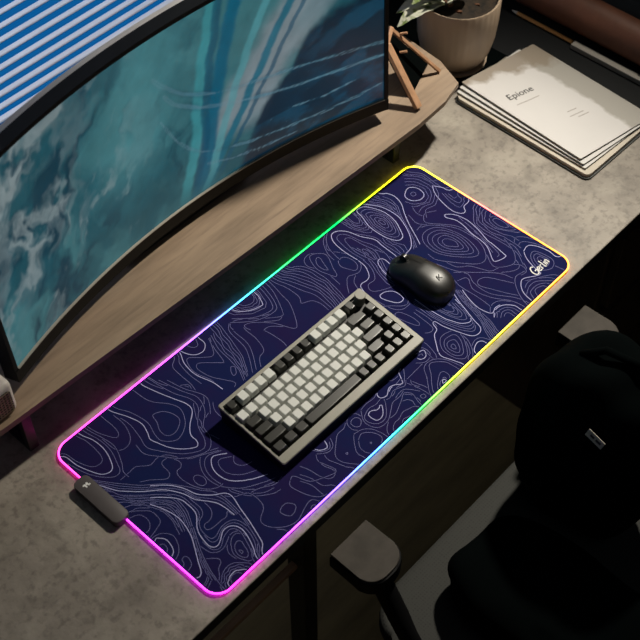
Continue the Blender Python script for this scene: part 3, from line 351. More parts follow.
10 1317,1524 1272,1557 1219,1571 1164,1566 1113,1544 1075,1505 1053,1454 1050,1400 1067,1347 1090,1297
10 1145,996 1138,921 1128,846 1117,772
10 815,1665 831,1618 858,1576 902,1553 941,1522 976,1486 1000,1442 1018,1395 1031,1347 1042,1298 1049,1248 1051,1198 1054,1148 1057,1098 1059,1048 1058,998 1050,948 1040,899 1032,850 1023,800 1014,751 1006,701 995,652 981,604 965,557 951,509 936,461 921,413
10 776,1659 789,1611 808,1564 847,1535 887,1505 919,1466 944,1423 963,1377 979,1330 990,1281 994,1231 991,1181 993,1131 997,1081 1005,1032 1013,983 1011,933 1001,884 987,836 974,788 962,739 953,690 945,641 936,592 925,543 912,495 896,447 878,401
10 716,1663 729,1614 747,1567 786,1538 824,1505 857,1467 881,1423 901,1377 914,1329 922,1279 927,1229 931,1179 939,1129 950,1080 961,1031 970,982 962,932 950,884 936,835 926,786 918,736 915,686 910,636 899,587 884,539 866,492 846,446 825,400
10 690,1661 700,1611 714,1563 744,1523 773,1481 798,1437 819,1391 837,1344 854,1296 871,1248 885,1200 892,1150 895,1099 897,1049 902,998 906,948 908,897 907,847 899,797 887,748 874,699 861,650 848,601 835,552 822,503 811,454 799,405
10 638,1665 647,1615 661,1566 687,1524 715,1482 737,1437 755,1390 771,1342 787,1294 804,1246 820,1198 835,1150 845,1100 850,1050 854,999 857,949 857,898 857,848 854,797 846,747 835,698 822,649 808,601 793,552 777,504 764,456 753,406
10 580,1658 590,1608 603,1559 632,1518 660,1477 683,1431 701,1384 715,1335 726,1285 739,1236 754,1188 770,1140 786,1091 803,1044 814,994 816,943 811,893 805,843 799,792 796,741 792,691 784,641 772,592 756,543 735,497 715,450 699,402
10 547,1663 554,1612 561,1562 575,1513 599,1469 618,1421 636,1374 653,1326 669,1278 684,1229 700,1181 714,1132 728,1083 742,1034 756,985 768,936 772,885 768,835 758,785 750,735 741,685 733,634 724,584 712,535 694,487 676,440 659,392
10 435,1660 440,1608 445,1556 455,1505 468,1455 483,1405 492,1354 498,1302 501,1251 502,1199 501,1147 497,1095 481,1046 452,1003 422,961 456,933 504,913 550,889 585,851 605,803 618,753 623,702 621,650 616,598 610,546
10 496,1662 502,1610 509,1559 521,1508 536,1459 553,1409 567,1359 579,1309 590,1258 601,1208 613,1157 627,1107 644,1058 663,1010 679,960 689,909 692,858 691,806 688,754 684,702 680,651 675,599 670,547
10 -254,1658 -235,1605 -211,1572 -162,1546 -111,1529 -55,1536 -11,1569 15,1604 30,1658
10 -320,1658 -300,1607 -271,1565 -231,1540 -188,1508 -143,1478 -91,1489 -42,1479 0,1513 20,1564 42,1609 52,1663
10 -354,1659 -346,1623 -338,1588 -329,1553
10 -318,1549 -268,1520 -226,1481 -178,1453 -124,1432 -69,1420 -18,1443 19,1483 46,1534
10 -419,1658 -407,1608 -392,1560 -354,1534
10 -259,1450 -196,1412 -127,1382 -52,1370
10 66,1490 92,1544 104,1601 108,1660
10 -482,1662 -468,1613 -451,1565 -413,1535 -376,1500 -339,1464 -302,1429 -267,1392 -223,1366 -174,1353 -124,1339 -75,1325 -26,1311 17,1338 58,1369 79,1415 93,1464 109,1513 128,1560 138,1610 144,1661
10 -535,1537 -499,1500 -464,1464 -428,1427 -392,1392 -354,1357 -315,1325 -273,1296 -228,1272 -181,1251 -133,1233 -85,1219 -35,1208 16,1207 62,1228 91,1269 114,1315 134,1361 151,1410 165,1459 177,1508 189,1558 198,1608 205,1659
10 -606,1503 -569,1467 -532,1431 -496,1394 -459,1359 -420,1324 -381,1290 -340,1260 -296,1233 -249,1211 -201,1193 -152,1177 -102,1165 -51,1155 0,1150 52,1154 97,1176 127,1218 151,1264 172,1310 190,1359 207,1408 221,1457 234,1507 246,1557 256,1608 264,1659
10 -672,1361 -667,1409 -653,1455 -613,1481
10 -560,1487 -512,1469 -470,1440 -431,1407
10 -365,1345 -326,1307 -287,1268 -248,1230
10 -181,1168 -143,1134 -105,1100 -66,1067 -26,1035 19,1010 67,1008 97,1050 125,1093 150,1138 174,1183 198,1229 220,1275 242,1321 263,1368 282,1415 299,1464 313,1513 324,1563 332,1614 338,1665
10 -493,1166 -504,1214 -512,1263 -491,1300 -443,1291 -399,1269 -360,1239 -325,1205 -291,1169 -258,1132 -227,1094 -197,1055 -168,1015 -143,973 -122,928 -103,883 -85,837 -67,791 -47,746 -21,704 19,679 58,707 90,745 119,784 147,825 174,867 199,909 225,951 249,994 272,1037 293,1082 310,1128 320,1176 325,1225 332,1274 342,1322 352,1370 363,1418 373,1466 382,1515 389,1564 394,1613 398,1662
10 1524,1137 1571,1122 1603,1083 1622,1036 1632,986 1632,935 1624,885 1605,838 1569,803 1522,785 1481,808 1459,853 1440,901 1420,948 1407,997 1412,1047 1435,1092 1470,1128
10 1592,1505 1552,1469 1527,1421 1528,1367
10 1623,1204 1638,1182 1650,1157 1660,1132
10 1667,831 1638,786 1596,752 1549,728 1496,721 1445,737 1395,756 1348,782 1296,776 1252,745 1213,708 1175,670 1141,628 1108,585 1076,542
10 1421,712 1360,683 1306,642 1273,583 1247,520 1224,456
10 1748,839 1744,789 1736,739 1726,689 1712,641 1693,594 1669,550 1641,507 1608,469 1569,437 1520,430 1470,439 1420,439 1382,407 1356,364 1353,315 1382,273 1420,241 1463,214 1508,191 1553,169 1600,149 1648,134 1698,124
10 1828,1157 1837,1098 1846,1038 1856,978 1856,919 1836,862
10 1814,792 1798,739 1778,686 1758,635 1737,583 1716,531 1697,479 1681,426 1668,372 1655,318 1640,264 1640,209 1655,155
10 1876,1093 1875,1063 1878,1033 1884,1003
10 1898,941 1904,908 1901,875 1888,844
10 1834,729 1820,675 1808,621 1786,571 1757,523 1733,473 1717,420 1706,366 1697,311 1690,256 1690,201 1693,145
10 1780,479 1759,420 1747,359 1737,298 1730,236 1723,174
10 1978,982 1971,919 1977,855 1970,792 1939,735 1915,676
10 1907,640 1886,578 1848,524 1817,466 1799,402 1785,338
10 1955,634 1927,582 1899,530 1872,478 1849,424 1828,369 1807,314 1786,259
10 2044,851 2061,805 2075,758 2085,710
10 2091,582 2092,521 2090,460 2087,399
10 1255,150 1261,89 1267,28 1274,-33
10 1282,-88 1295,-144 1318,-198 1350,-245 1395,-282 1450,-299 1508,-300 1565,-298
10 -1363,1664 -1345,1604 -1309,1556 -1250,1551 -1215,1602 -1190,1659
10 -1045,1524 -1067,1477 -1088,1430 -1111,1384 -1137,1340 -1165,1296 -1197,1256 -1244,1241 -1288,1266 -1327,1300 -1365,1334 -1402,1370 -1436,1409 -1470,1447 -1510,1479 -1557,1468 -1583,1424 -1602,1376 -1618,1327 -1628,1277 -1633,1225 -1630,1174 -1618,1124 -1603,1075 -1587,1026 -1573,977 -1564,926 -1561,875
10 -1207,1018 -1242,1056 -1276,1094 -1311,1132 -1346,1169 -1381,1207 -1417,1244 -1454,1279 -1500,1300 -1542,1273 -1560,1225 -1561,1174 -1556,1123 -1548,1072 -1537,1022 -1523,972 -1503,925 -1479,880 -1453,835 -1428,791 -1404,745 -1379,700 -1358,653 -1372,608 -1419,587
10 -1198,1035 -1177,1091 -1162,1149 -1148,1208 -1134,1267 -1117,1325 -1095,1381
10 -1062,1448 -1049,1473 -1036,1497 -1023,1522
10 -979,1541 -997,1493 -1015,1445 -1034,1398 -1052,1350 -1071,1303 -1084,1254 -1092,1203 -1096,1153 -1101,1102 -1105,1051 -1110,1000 -1118,950 -1126,899 -1134,849 -1142,799 -1154,749 -1176,703 -1199,657 -1221,612 -1244,566
10 -928,1539 -953,1494 -978,1449 -993,1400 -1001,1349 -1011,1298 -1027,1249 -1045,1201 -1058,1151 -1063,1100 -1063,1048 -1063,997 -1071,946 -1088,897 -1104,848 -1118,799 -1131,749 -1150,701 -1170,654 -1193,608 -1219,563
10 -881,1662 -887,1611 -894,1560 -905,1511 -919,1463 -927,1412 -938,1362 -960,1316 -984,1271 -999,1222 -1003,1171 -1004,1120 -1006,1069 -1018,1019 -1036,971 -1051,922 -1064,873 -1074,822 -1086,773 -1108,726 -1133,682 -1159,638
10 -819,1664 -825,1612 -832,1559 -845,1507 -869,1460 -894,1414 -910,1363 -916,1310 -922,1257 -933,1205 -954,1156 -972,1107 -982,1054 -988,1002 -992,949 -1007,898 -1030,850 -1054,802 -1077,755
10 -1115,682 -1129,648 -1144,615 -1158,582
10 -774,1657 -780,1606 -788,1554 -804,1505 -829,1459 -848,1411 -857,1360 -862,1308 -870,1257 -886,1207 -909,1161 -926,1111 -936,1060 -942,1009 -949,957 -967,908 -992,863 -1018,817 -1042,771 -1067,726 -1089,678 -1111,631 -1135,585
10 -741,1659 -745,1607 -751,1556 -765,1507 -778,1457 -791,1407 -804,1357 -816,1307 -829,1257 -843,1207 -858,1158 -872,1108 -887,1059 -901,1009 -916,960 -933,911 -956,865 -983,821 -1009,777 -1035,732 -1061,687 -1087,643
11 -1187,888 -1157,848 -1184,794 -1223,747 -1279,741 -1267,799 -1234,851
10 -1639,1665 -1670,1620 -1715,1590 -1762,1561 -1792,1516 -1804,1462 -1809,1408 -1812,1353 -1816,1298 -1816,1243 -1817,1188 -1818,1133 -1824,1079 -1836,1025 -1851,973
10 -1578,1657 -1595,1606 -1628,1563 -1663,1522 -1681,1471 -1693,1418 -1703,1365 -1710,1311 -1716,1257 -1718,1203 -1718,1149 -1715,1095 -1712,1041 -1709,987
10 -2162,1659 -2156,1602 -2148,1544 -2139,1488 -2124,1432 -2101,1379 -2072,1329
10 -1948,1198 -1890,1159 -1853,1103 -1871,1036
10 -2245,1662 -2238,1605 -2229,1549 -2215,1494 -2198,1439 -2178,1386 -2158,1332
10 -361,1013 -295,1016 -236,991 -189,945 -147,894 -106,843
10 -357,996 -344,939 -336,883 -330,826 -326,768 -323,711 -323,654 -329,597 -345,542
10 -528,1283 -544,1234 -547,1182 -547,1130 -548,1077 -551,1025 -557,973 -568,922 -580,871 -596,821 -616,773 -648,733 -697,715 -748,707 -792,680 -827,640 -858,598 -888,556
10 -237,1132 -191,1090 -144,1049 -96,1009 -42,979 17,988
10 -685,1344 -689,1291 -691,1238 -692,1185 -694,1132 -698,1079 -707,1026 -721,975 -742,926 -766,879 -793,833 -820,788 -850,744 -880,700 -911,657 -942,614 -973,571
10 -178,1232 -143,1212 -107,1194 -71,1176
10 -624,1503 -666,1471 -704,1435 -730,1390 -745,1339 -753,1287 -758,1235 -763,1182 -767,1130 -773,1078 -782,1026 -797,975 -817,926 -842,880 -869,835 -896,790 -926,746 -956,703 -987,660 -1018,618 -1049,575
10 -2305,-247 -2347,-216 -2390,-186 -2436,-161 -2486,-165 -2520,-204 -2537,-253 -2546,-305 -2546,-357 -2534,-408 -2511,-454 -2481,-497 -2446,-536 -2407,-571 -2364,-599 -2317,-623 -2270,-646 -2223,-669
10 -2271,-257 -2312,-298 -2346,-344 -2344,-400 -2316,-451 -2273,-488 -2218,-507 -2162,-521
10 -2328,-70 -2376,-47 -2423,-24 -2471,-4 -2522,11 -2573,5 -2618,-22 -2655,-60 -2685,-103 -2708,-150 -2724,-200 -2733,-252 -2737,-304 -2736,-357 -2731,-409 -2722,-461
10 -2583,-733 -2546,-781 -2506,-826 -2461,-867
10 -2331,-930 -2276,-953 -2220,-976 -2163,-998
10 -2329,-4 -2367,15 -2405,35 -2443,54
10 -2608,73 -2650,41 -2686,2 -2717,-42 -2743,-88 -2763,-137 -2778,-188 -2787,-241 -2791,-294 -2787,-347 -2778,-399 -2766,-451
10 -2708,-587 -2711,-651 -2688,-711 -2660,-768
10 -2633,-816 -2612,-850 -2590,-883 -2566,-915
10 -2523,-962 -2479,-1002 -2432,-1039 -2384,-1074 -2333,-1106 -2277,-1126 -2219,-1136
10 -2681,-622 -2661,-679 -2638,-736 -2609,-790
10 -2530,-892 -2486,-938 -2438,-981 -2384,-1015 -2323,-1035 -2261,-1049
10 -2003,535 -2032,526 -2061,516 -2090,506
10 -2249,243 -2237,192 -2226,142 -2214,91
10 -1981,697 -2013,688 -2038,666 -2068,650
10 -2171,557 -2186,501 -2220,454 -2245,402
10 -2029,821 -2071,778 -2104,728 -2137,677 -2171,626 -2204,576
10 -2257,460 -2266,418 -2276,376 -2285,335
10 -1906,1146 -1896,1124 -1887,1101 -1878,1078
10 -1849,799 -1875,761 -1906,727 -1939,695
10 -1825,628 -1862,579 -1895,528 -1917,471 -1925,411 -1929,350 -1933,288
"""
import bpy, bmesh, math, random
import numpy as np
from mathutils import Matrix, Vector
random.seed(7)
sc = bpy.context.scene
COL = sc.collection
DZ = 0.75          # desk top height above the floor; everything below is written with the desk top at z = 0
PI = math.pi

# ------------------------------------------------------------------ materials
def s2l(c):
    return tuple((x/12.92 if x <= .04045 else ((x+.055)/1.055)**2.4) for x in c)

def mat(name, col, rough=.6, metal=0., col2=None, scale=20., stretch=(1, 1, 1), bump=0., bscale=None,
        contrast=(.35, .65), spec=.5, emit=None, estr=0., detail=6., sheen=0., coat=0., trans=0.):
    m = bpy.data.materials.new(name); m.use_nodes = True
    nt = m.node_tree; N = nt.nodes; L = nt.links; N.clear()
    out = N.new('ShaderNodeOutputMaterial'); b = N.new('ShaderNodeBsdfPrincipled')
    L.new(b.outputs[0], out.inputs[0])
    b.inputs['Base Color'].default_value = (*col, 1); b.inputs['Roughness'].default_value = rough
    b.inputs['Metallic'].default_value = metal; b.inputs['Specular IOR Level'].default_value = spec
    if sheen: b.inputs['Sheen Weight'].default_value = sheen
    if coat: b.inputs['Coat Weight'].default_value = coat; b.inputs['Coat Roughness'].default_value = .08
    if emit: b.inputs['Emission Color'].default_value = (*emit, 1); b.inputs['Emission Strength'].default_value = estr
    tc = N.new('ShaderNodeTexCoord'); mp = N.new('ShaderNodeMapping'); mp.inputs['Scale'].default_value = stretch
    L.new(tc.outputs['Object'], mp.inputs[0])
    nz = N.new('ShaderNodeTexNoise'); nz.inputs['Scale'].default_value = scale; nz.inputs['Detail'].default_value = detail
    nz.inputs['Roughness'].default_value = .6
    L.new(mp.outputs[0], nz.inputs['Vector'])
    rp = N.new('ShaderNodeValToRGB'); rp.color_ramp.elements[0].position = contrast[0]; rp.color_ramp.elements[1].position = contrast[1]
    if col2 is None: col2 = tuple(x*.88 for x in col)
    rp.color_ramp.elements[0].color = (*col2, 1); rp.color_ramp.elements[1].color = (*col, 1)
    L.new(nz.outputs['Fac'], rp.inputs[0]); L.new(rp.outputs[0], b.inputs['Base Color'])
    if bump:
        nb = N.new('ShaderNodeTexNoise'); nb.inputs['Scale'].default_value = bscale or scale*6; nb.inputs['Detail'].default_value = 4
        L.new(mp.outputs[0], nb.inputs['Vector'])
        bp = N.new('ShaderNodeBump'); bp.inputs['Strength'].default_value = bump; bp.inputs['Distance'].default_value = .001
        L.new(nb.outputs['Fac'], bp.inputs['Height']); L.new(bp.outputs[0], b.inputs['Normal'])
    m['b'] = b.name
    return m

def mix_noise(m, scale, col, lo, hi, stretch=(1, 1, 1), fac=1., detail=8.):
    """lay a second noise-masked colour over the base colour of m"""
    nt = m.node_tree; N = nt.nodes; L = nt.links; b = N[m['b']]
    src = b.inputs['Base Color'].links[0].from_socket
    tc = N.new('ShaderNodeTexCoord'); mp = N.new('ShaderNodeMapping'); mp.inputs['Scale'].default_value = stretch
    mp.inputs['Location'].default_value = (3.1*scale % 7, 1.7*scale % 5, .3)
    L.new(tc.outputs['Object'], mp.inputs[0])
    nz = N.new('ShaderNodeTexNoise'); nz.inputs['Scale'].default_value = scale; nz.inputs['Detail'].default_value = detail
    L.new(mp.outputs[0], nz.inputs['Vector'])
    mr = N.new('ShaderNodeMapRange'); mr.inputs['From Min'].default_value = lo; mr.inputs['From Max'].default_value = hi
    mr.inputs['To Max'].default_value = fac
    L.new(nz.outputs['Fac'], mr.inputs[0])
    mx = N.new('ShaderNodeMix'); mx.data_type = 'RGBA'
    L.new(mr.outputs[0], mx.inputs['Factor']); L.new(src, mx.inputs['A']); mx.inputs['B'].default_value = (*col, 1)
    L.new(mx.outputs['Result'], b.inputs['Base Color'])

M = {}
M['concrete'] = mat('concrete', (.38, .335, .28), .55, col2=(.205, .178, .148), scale=6.5, contrast=(.34, .66), bump=.6, bscale=110)
mix_noise(M['concrete'], 22, (.125, .108, .088), .49, .70, fac=.5)
mix_noise(M['concrete'], 110, (.085, .07, .058), .50, .68, fac=.5)
mix_noise(M['concrete'], 11, (.46, .42, .35), .52, .75, fac=.6)
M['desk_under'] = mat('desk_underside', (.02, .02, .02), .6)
M['wood'] = mat('washed_oak', (.36, .255, .17), .5, col2=(.215, .15, .098), scale=6, stretch=(1, 7, 7), contrast=(.3, .7), bump=.15, bscale=40)
mix_noise(M['wood'], 22, (.16, .11, .075), .52, .75, stretch=(.5, 6, 6), fac=.6)
mix_noise(M['wood'], 3.2, (.42, .33, .24), .5, .75, stretch=(1, 3, 3), fac=.5)
M['black_metal'] = mat('black_metal', (.012, .012, .013), .45)
M['black_plastic'] = mat('black_plastic', (.005, .005, .0055), .55, spec=.12)
M['bezel'] = mat('bezel_plastic', (.008, .009, .009), .5, spec=.2)
M['trim'] = mat('bright_trim', (.42, .38, .32), .4)
M['white_shell'] = mat('white_shell', (.75, .72, .70), .45)
M['mat_cloth'] = mat('navy_cloth', (.006, .011, .068), .9, spec=.12, col2=(.013, .008, .060), scale=7, contrast=(.4, .6), bump=.2, bscale=900)
M['line_thin'] = mat('thin_contour_ink', (.20, .20, .44), .8)
M['line_bold'] = mat('bold_contour_ink', (.50, .50, .85), .8)
M['ink_white'] = mat('white_ink', (.85, .84, .82), .7)
M['ctrl'] = mat('graphite_plastic', (.085, .072, .072), .5)
M['case'] = mat('grey_aluminium', (.30, .285, .235), .45, col2=(.22, .21, .17), scale=9)
M['case_black'] = mat('black_case_shell', (.008, .008, .007), .5, spec=.3)
M['plate'] = mat('switch_plate', (.010, .010, .009), .5)
M['key_white'] = mat('white_keycap', (.70, .71, .67), .55)
M['key_dark'] = mat('dark_keycap', (.022, .022, .018), .30, spec=.5)
M['mouse'] = mat('mouse_black', (.006, .006, .006), .42, spec=.9)
M['mouse_gloss'] = mat('mouse_wheel_rubber', (.02, .02, .02), .3)
M['paper'] = mat('cover_paper', (.66, .64, .62), .6, col2=(.60, .59, .58), scale=4)
M['page'] = mat('page_edges', (.62, .56, .47), .8)
M['notebook'] = mat('notebook_cover', (.035, .04, .038), .5)
M['ceramic'] = mat('ceramic', (.50, .38, .27), .55, col2=(.40, .305, .22), scale=14, stretch=(1, 1, .12), bump=.1)
M['soil'] = mat('soil', (.035, .022, .012), .95, col2=(.008, .006, .004), scale=60, bump=1., bscale=150)
M['bark'] = mat('bark_chip', (.13, .05, .02), .8)
M['leaf'] = mat('variegated_leaf', (.62, .62, .50), .5, col2=(.16, .22, .06), scale=45, contrast=(.42, .52))
M['stem'] = mat('stem_green', (.12, .18, .05), .6)
M['stand_wood'] = mat('beech_wood', (.58, .33, .19), .5, col2=(.44, .24, .13), scale=18, stretch=(6, 6, 1))
M['leather'] = mat('brown_leather', (.20, .075, .04), .55, col2=(.12, .045, .024), scale=12, bump=.3, bscale=200)
M['pad_leather'] = mat('black_leather', (.004, .005, .006), .6, spec=.2, bump=.3, bscale=250)
M['pencil'] = mat('pencil_wood', (.55, .27, .08), .5)
M['ruler'] = mat('ruler_grey', (.34, .31, .27), .5)
M['mesh_fabric'] = None
M['fabric_black'] = mat('black_fabric', (.0013, .0024, .0025), .95, spec=.03, bump=.4, bscale=60)
M['arm_pad'] = mat('arm_pad', (.075, .064, .054), .65, spec=.2, col2=(.045, .039, .032), scale=22)
M['tag'] = mat('woven_label', (.62, .58, .48), .8)
M['tag_ink'] = mat('woven_label_ink', (.05, .045, .035), .8)
M['floor'] = mat('floor_wood', (.34, .25, .11), .6, col2=(.22, .16, .07), scale=5, stretch=(1, 8, 1))
M['wall'] = mat('dark_plaster', (.06, .06, .062), .9)
M['ceiling'] = mat('ceiling_plaster', (.25, .24, .23), .9)
M['slat'] = mat('blind_slat', (.72, .71, .72), .55)
M['win_frame'] = mat('window_frame_paint', (.4, .4, .4), .5)
M['spk_shell'] = mat('speaker_shell', (.85, .77, .70), .5)
M['spk_dark'] = mat('speaker_holes', (.012, .011, .008), .7)
M['spk_grille'] = mat('speaker_grille', (.42, .35, .22), .45, metal=.3)
M['rail_wood'] = mat('rail_wood', (.75, .45, .26), .55, col2=(.6, .33, .18), scale=12, stretch=(1, 8, 8))
M['cabinet'] = mat('dark_walnut', (.06, .032, .015), .5, col2=(.035, .02, .01), scale=8, stretch=(6, 6, 1))
M['grey_cloth'] = mat('grey_cloth', (.055, .058, .06), .9)

def attr_mat(name, attr, rough, estr, base=None, coat=0., spec=.5):
    m = mat(name, base or (.01, .01, .01), rough, spec=spec, coat=coat)
    nt = m.node_tree; b = nt.nodes[m['b']]
    a = nt.nodes.new('ShaderNodeAttribute'); a.attribute_name = attr
    nt.links.new(a.outputs['Color'], b.inputs['Emission Color']); b.inputs['Emission Strength'].default_value = estr
    return m
M['led'] = attr_mat('rgb_light_tube', 'glow', .4, 5.5, (.3, .3, .3))
M['screen'] = attr_mat('lit_screen', 'picture', .28, .56, (.004, .004, .005), spec=.6)

# woven mesh fabric: fine checker of dark holes
def mesh_fabric():
    m = mat('woven_mesh', (.05, .052, .05), .8)
    nt = m.node_tree; N = nt.nodes; L = nt.links; b = N[m['b']]
    tc = N.new('ShaderNodeTexCoord'); vo = N.new('ShaderNodeTexVoronoi'); vo.inputs['Scale'].default_value = 210
    vo.inputs['Randomness'].default_value = .1
    L.new(tc.outputs['Object'], vo.inputs['Vector'])
    r = N.new('ShaderNodeValToRGB'); r.color_ramp.elements[0].position = .25; r.color_ramp.elements[1].position = .5
    r.color_ramp.elements[0].color = (.005, .005, .005, 1); r.color_ramp.elements[1].color = (.034, .035, .031, 1)
    L.new(vo.outputs['Distance'], r.inputs[0]); L.new(r.outputs[0], b.inputs['Base Color'])
    return m
M['mesh_fabric'] = mesh_fabric()

# ------------------------------------------------------------------ object helpers
def obj(name, bm, m, parent=None, smooth=False, label=None):
    me = bpy.data.meshes.new(name); bmesh.ops.recalc_face_normals(bm, faces=bm.faces); bm.to_mesh(me); bm.free()
    ms = m if isinstance(m, (list, tuple)) else [m]
    for x in ms: me.materials.append(M[x])
    if smooth:
        for p in me.polygons: p.use_smooth = True
    o = bpy.data.objects.new(name, me); COL.objects.link(o)
    if parent: o.parent = parent
    if label: o['label'] = label
    return o

def autosmooth(o, ang=40):
    for p in o.data.polygons: p.use_smooth = True
    o.data.set_sharp_from_angle(angle=math.radians(ang))

def thing(name, label, cat, loc=(0, 0, 0), rotz=0., group=None, rot=None):
    o = bpy.data.objects.new(name, None); COL.objects.link(o); o.empty_display_size = .05
    o.location = loc; o.rotation_euler = rot or (0, 0, rotz)
    o['label'] = label; o['category'] = cat
    if group: o['group'] = group
    return o

def tag(o, label, cat, group=None):
    o['label'] = label; o['category'] = cat
    if group: o['group'] = group
    return o

def struct(o):
    o['kind'] = 'structure'; return o

def add_box(bm, c, s, bev=0., mtx=None, seg=2):
    r = bmesh.ops.create_cube(bm, size=1., matrix=(mtx or Matrix()) @ Matrix.Translation(c) @ Matrix.Diagonal((*s, 1)))
    if bev:
        es = list({e for v in r['verts'] for e in v.link_edges})
        bmesh.ops.bevel(bm, geom=es, offset=bev, segments=seg, profile=.5, affect='EDGES')

def add_prism(bm, pts, z0, z1, bev=0., seg=2, mtx=None, mi=0):
    mtx = mtx or Matrix()
    lo = [bm.verts.new(mtx @ Vector((p[0], p[1], z0))) for p in pts]; hi = [bm.verts.new(mtx @ Vector((p[0], p[1], z1))) for p in pts]
    fs = [bm.faces.new(lo[::-1]), bm.faces.new(hi)]
    n = len(pts)
    for i in range(n): fs.append(bm.faces.new((lo[i], lo[(i+1) % n], hi[(i+1) % n], hi[i])))
    for f in fs: f.material_index = mi
    if bev:
        es = list(fs[1].edges) + list(fs[0].edges)
        bmesh.ops.bevel(bm, geom=es, offset=bev, segments=seg, profile=.5, affect='EDGES')

def rrect(w, h, r, n=6, cx=0., cy=0.):
    P = []
    for (sx, sy, a0) in ((1, 1, 0), (-1, 1, PI/2), (-1, -1, PI), (1, -1, 1.5*PI)):
        for k in range(n+1):
            a = a0 + PI/2*k/n
            P.append((cx + sx*(w/2-r) + r*math.cos(a), cy + sy*(h/2-r) + r*math.sin(a)))
    return P

def add_tube(bm, pts, r, closed=False, n=10):
    pts = [Vector(p) for p in pts]; N_ = len(pts); rings = []
    up = Vector((0, 0, 1))
    for i, p in enumerate(pts):
        a = pts[i-1] if (i > 0 or closed) else p; b = pts[(i+1) % N_] if (i < N_-1 or closed) else p
        t = (b-a).normalized(); u_ = up if abs(t.dot(up)) < .95 else Vector((1, 0, 0))
        x = t.cross(u_).normalized(); y = x.cross(t)
        rr = r[i] if isinstance(r, (list, tuple)) else r
        rings.append([bm.verts.new(p + x*rr*math.cos(2*PI*k/n) + y*rr*math.sin(2*PI*k/n)) for k in range(n)])
    for i in range(N_ if closed else N_-1):
        A, B = rings[i], rings[(i+1) % N_]
        for k in range(n): bm.faces.new((A[k], A[(k+1) % n], B[(k+1) % n], B[k]))
    if not closed: bm.faces.new(rings[0][::-1]); bm.faces.new(rings[-1])
    return rings

def add_lathe(bm, prof, n=48, c=(0, 0), ripple=None):
    rings = []
    for (r, z) in prof:
        if r < 1e-6: rings.append([bm.verts.new((c[0], c[1], z))])
        else:
            ring = []
            for k in range(n):
                rr = r*(1+(ripple(k) if ripple else 0))
                ring.append(bm.verts.new((c[0]+rr*math.cos(2*PI*k/n), c[1]+rr*math.sin(2*PI*k/n), z)))
            rings.append(ring)
    for A, B in zip(rings, rings[1:]):
        for k in range(n):
            a = [A[0]] if len(A) == 1 else [A[k], A[(k+1) % n]]; b = [B[0]] if len(B) == 1 else [B[(k+1) % n], B[k]]
            if len(a)+len(b) > 2: bm.faces.new(a+b)

def grid(bm, f, nu, nv, closed_u=False):
    V = [[bm.verts.new(f(i/(nu if closed_u else nu-1), j/(nv-1))) for j in range(nv)] for i in range(nu)]
    for i in range(nu if closed_u else nu-1):
        for j in range(nv-1):
            bm.faces.new((V[i][j], V[(i+1) % nu][j], V[(i+1) % nu][j+1], V[i][j+1]))
    return V

def ribbon(bm, pts, w, z, closed=False, mi=0):
    P = [Vector((p[0], p[1])) for p in pts]; n = len(P); Lf = []; Rt = []
    for i in range(n):
        a = P[i-1] if (i > 0 or closed) else P[i]; b = P[(i+1) % n] if (i < n-1 or closed) else P[i]
        t = b-a
        t = t.normalized() if t.length > 1e-9 else Vector((1, 0)); nn = Vector((-t.y, t.x))*w/2
        Lf.append(bm.verts.new((P[i].x+nn.x, P[i].y+nn.y, z))); Rt.append(bm.verts.new((P[i].x-nn.x, P[i].y-nn.y, z)))
    for i in range(n if closed else n-1):
        j = (i+1) % n
        f = bm.faces.new((Rt[i], Rt[j], Lf[j], Lf[i])); f.material_index = mi

def spline(pts, closed, n=4):
    N_ = len(pts); r = []
    for i in range(N_ if closed else N_-1):
        if closed: a, b, c, e = pts[i-1], pts[i], pts[(i+1) % N_], pts[(i+2) % N_]
        else: a, b, c, e = pts[max(i-1, 0)], pts[i], pts[i+1], pts[min(i+2, N_-1)]
        for k in range(n):
            t = k/n
            r.append(tuple(.5*(2*b[q]+(c[q]-a[q])*t+(2*a[q]-5*b[q]+4*c[q]-e[q])*t*t+(3*b[q]-a[q]-3*c[q]+e[q])*t**3) for q in range(2)))
    if not closed: r.append(tuple(pts[-1]))
    return r

def text_bm(body, size, shear=0., space=1.):
    cu = bpy.data.curves.new('lettering', 'FONT'); cu.body = body; cu.size = size; cu.shear = shear; cu.space_character = space
    cu.extrude = .00015; cu.offset = .0001; cu.resolution_u = 3
    o = bpy.data.objects.new('lettering', cu); COL.objects.link(o)
    bpy.context.view_layer.update()
    me = bpy.data.meshes.new_from_object(o.evaluated_get(bpy.context.evaluated_depsgraph_get()))
    bm = bmesh.new(); bm.from_mesh(me); bpy.data.objects.remove(o); bpy.data.curves.remove(cu); bpy.data.meshes.remove(me)
    return bm

# ------------------------------------------------------------------ the room
X0, X1, Y0, Y1, ZF, ZC = -2.2, 2.3, -2.4, .70, -.75, 1.95
bm = bmesh.new(); add_box(bm, ((X0+X1)/2, (Y0+Y1)/2, ZF-.05), (X1-X0+.4, Y1-Y0+.4, .1)); struct(obj('floor', bm, 'floor'))
bm = bmesh.new(); add_box(bm, ((X0+X1)/2, (Y0+Y1)/2, ZC+.05), (X1-X0+.4, Y1-Y0+.4, .1)); struct(obj('ceiling', bm, 'ceiling'))
bm = bmesh.new(); add_box(bm, (X0-.05, (Y0+Y1)/2, (ZF+ZC)/2), (.1, Y1-Y0, ZC-ZF)); struct(obj('wall_left', bm, 'wall'))
bm = bmesh.new(); add_box(bm, (X1+.05, (Y0+Y1)/2, (ZF+ZC)/2), (.1, Y1-Y0, ZC-ZF)); struct(obj('wall_right', bm, 'wall'))
bm = bmesh.new(); add_box(bm, ((X0+X1)/2, Y0-.05, (ZF+ZC)/2), (X1-X0, .1, ZC-ZF)); struct(obj('wall_front', bm, 'wall'))
WX0, WX1, WZ0, WZ1 = -1.3, .62, -.12, 1.25       # window opening in the back wall
bm = bmesh.new()
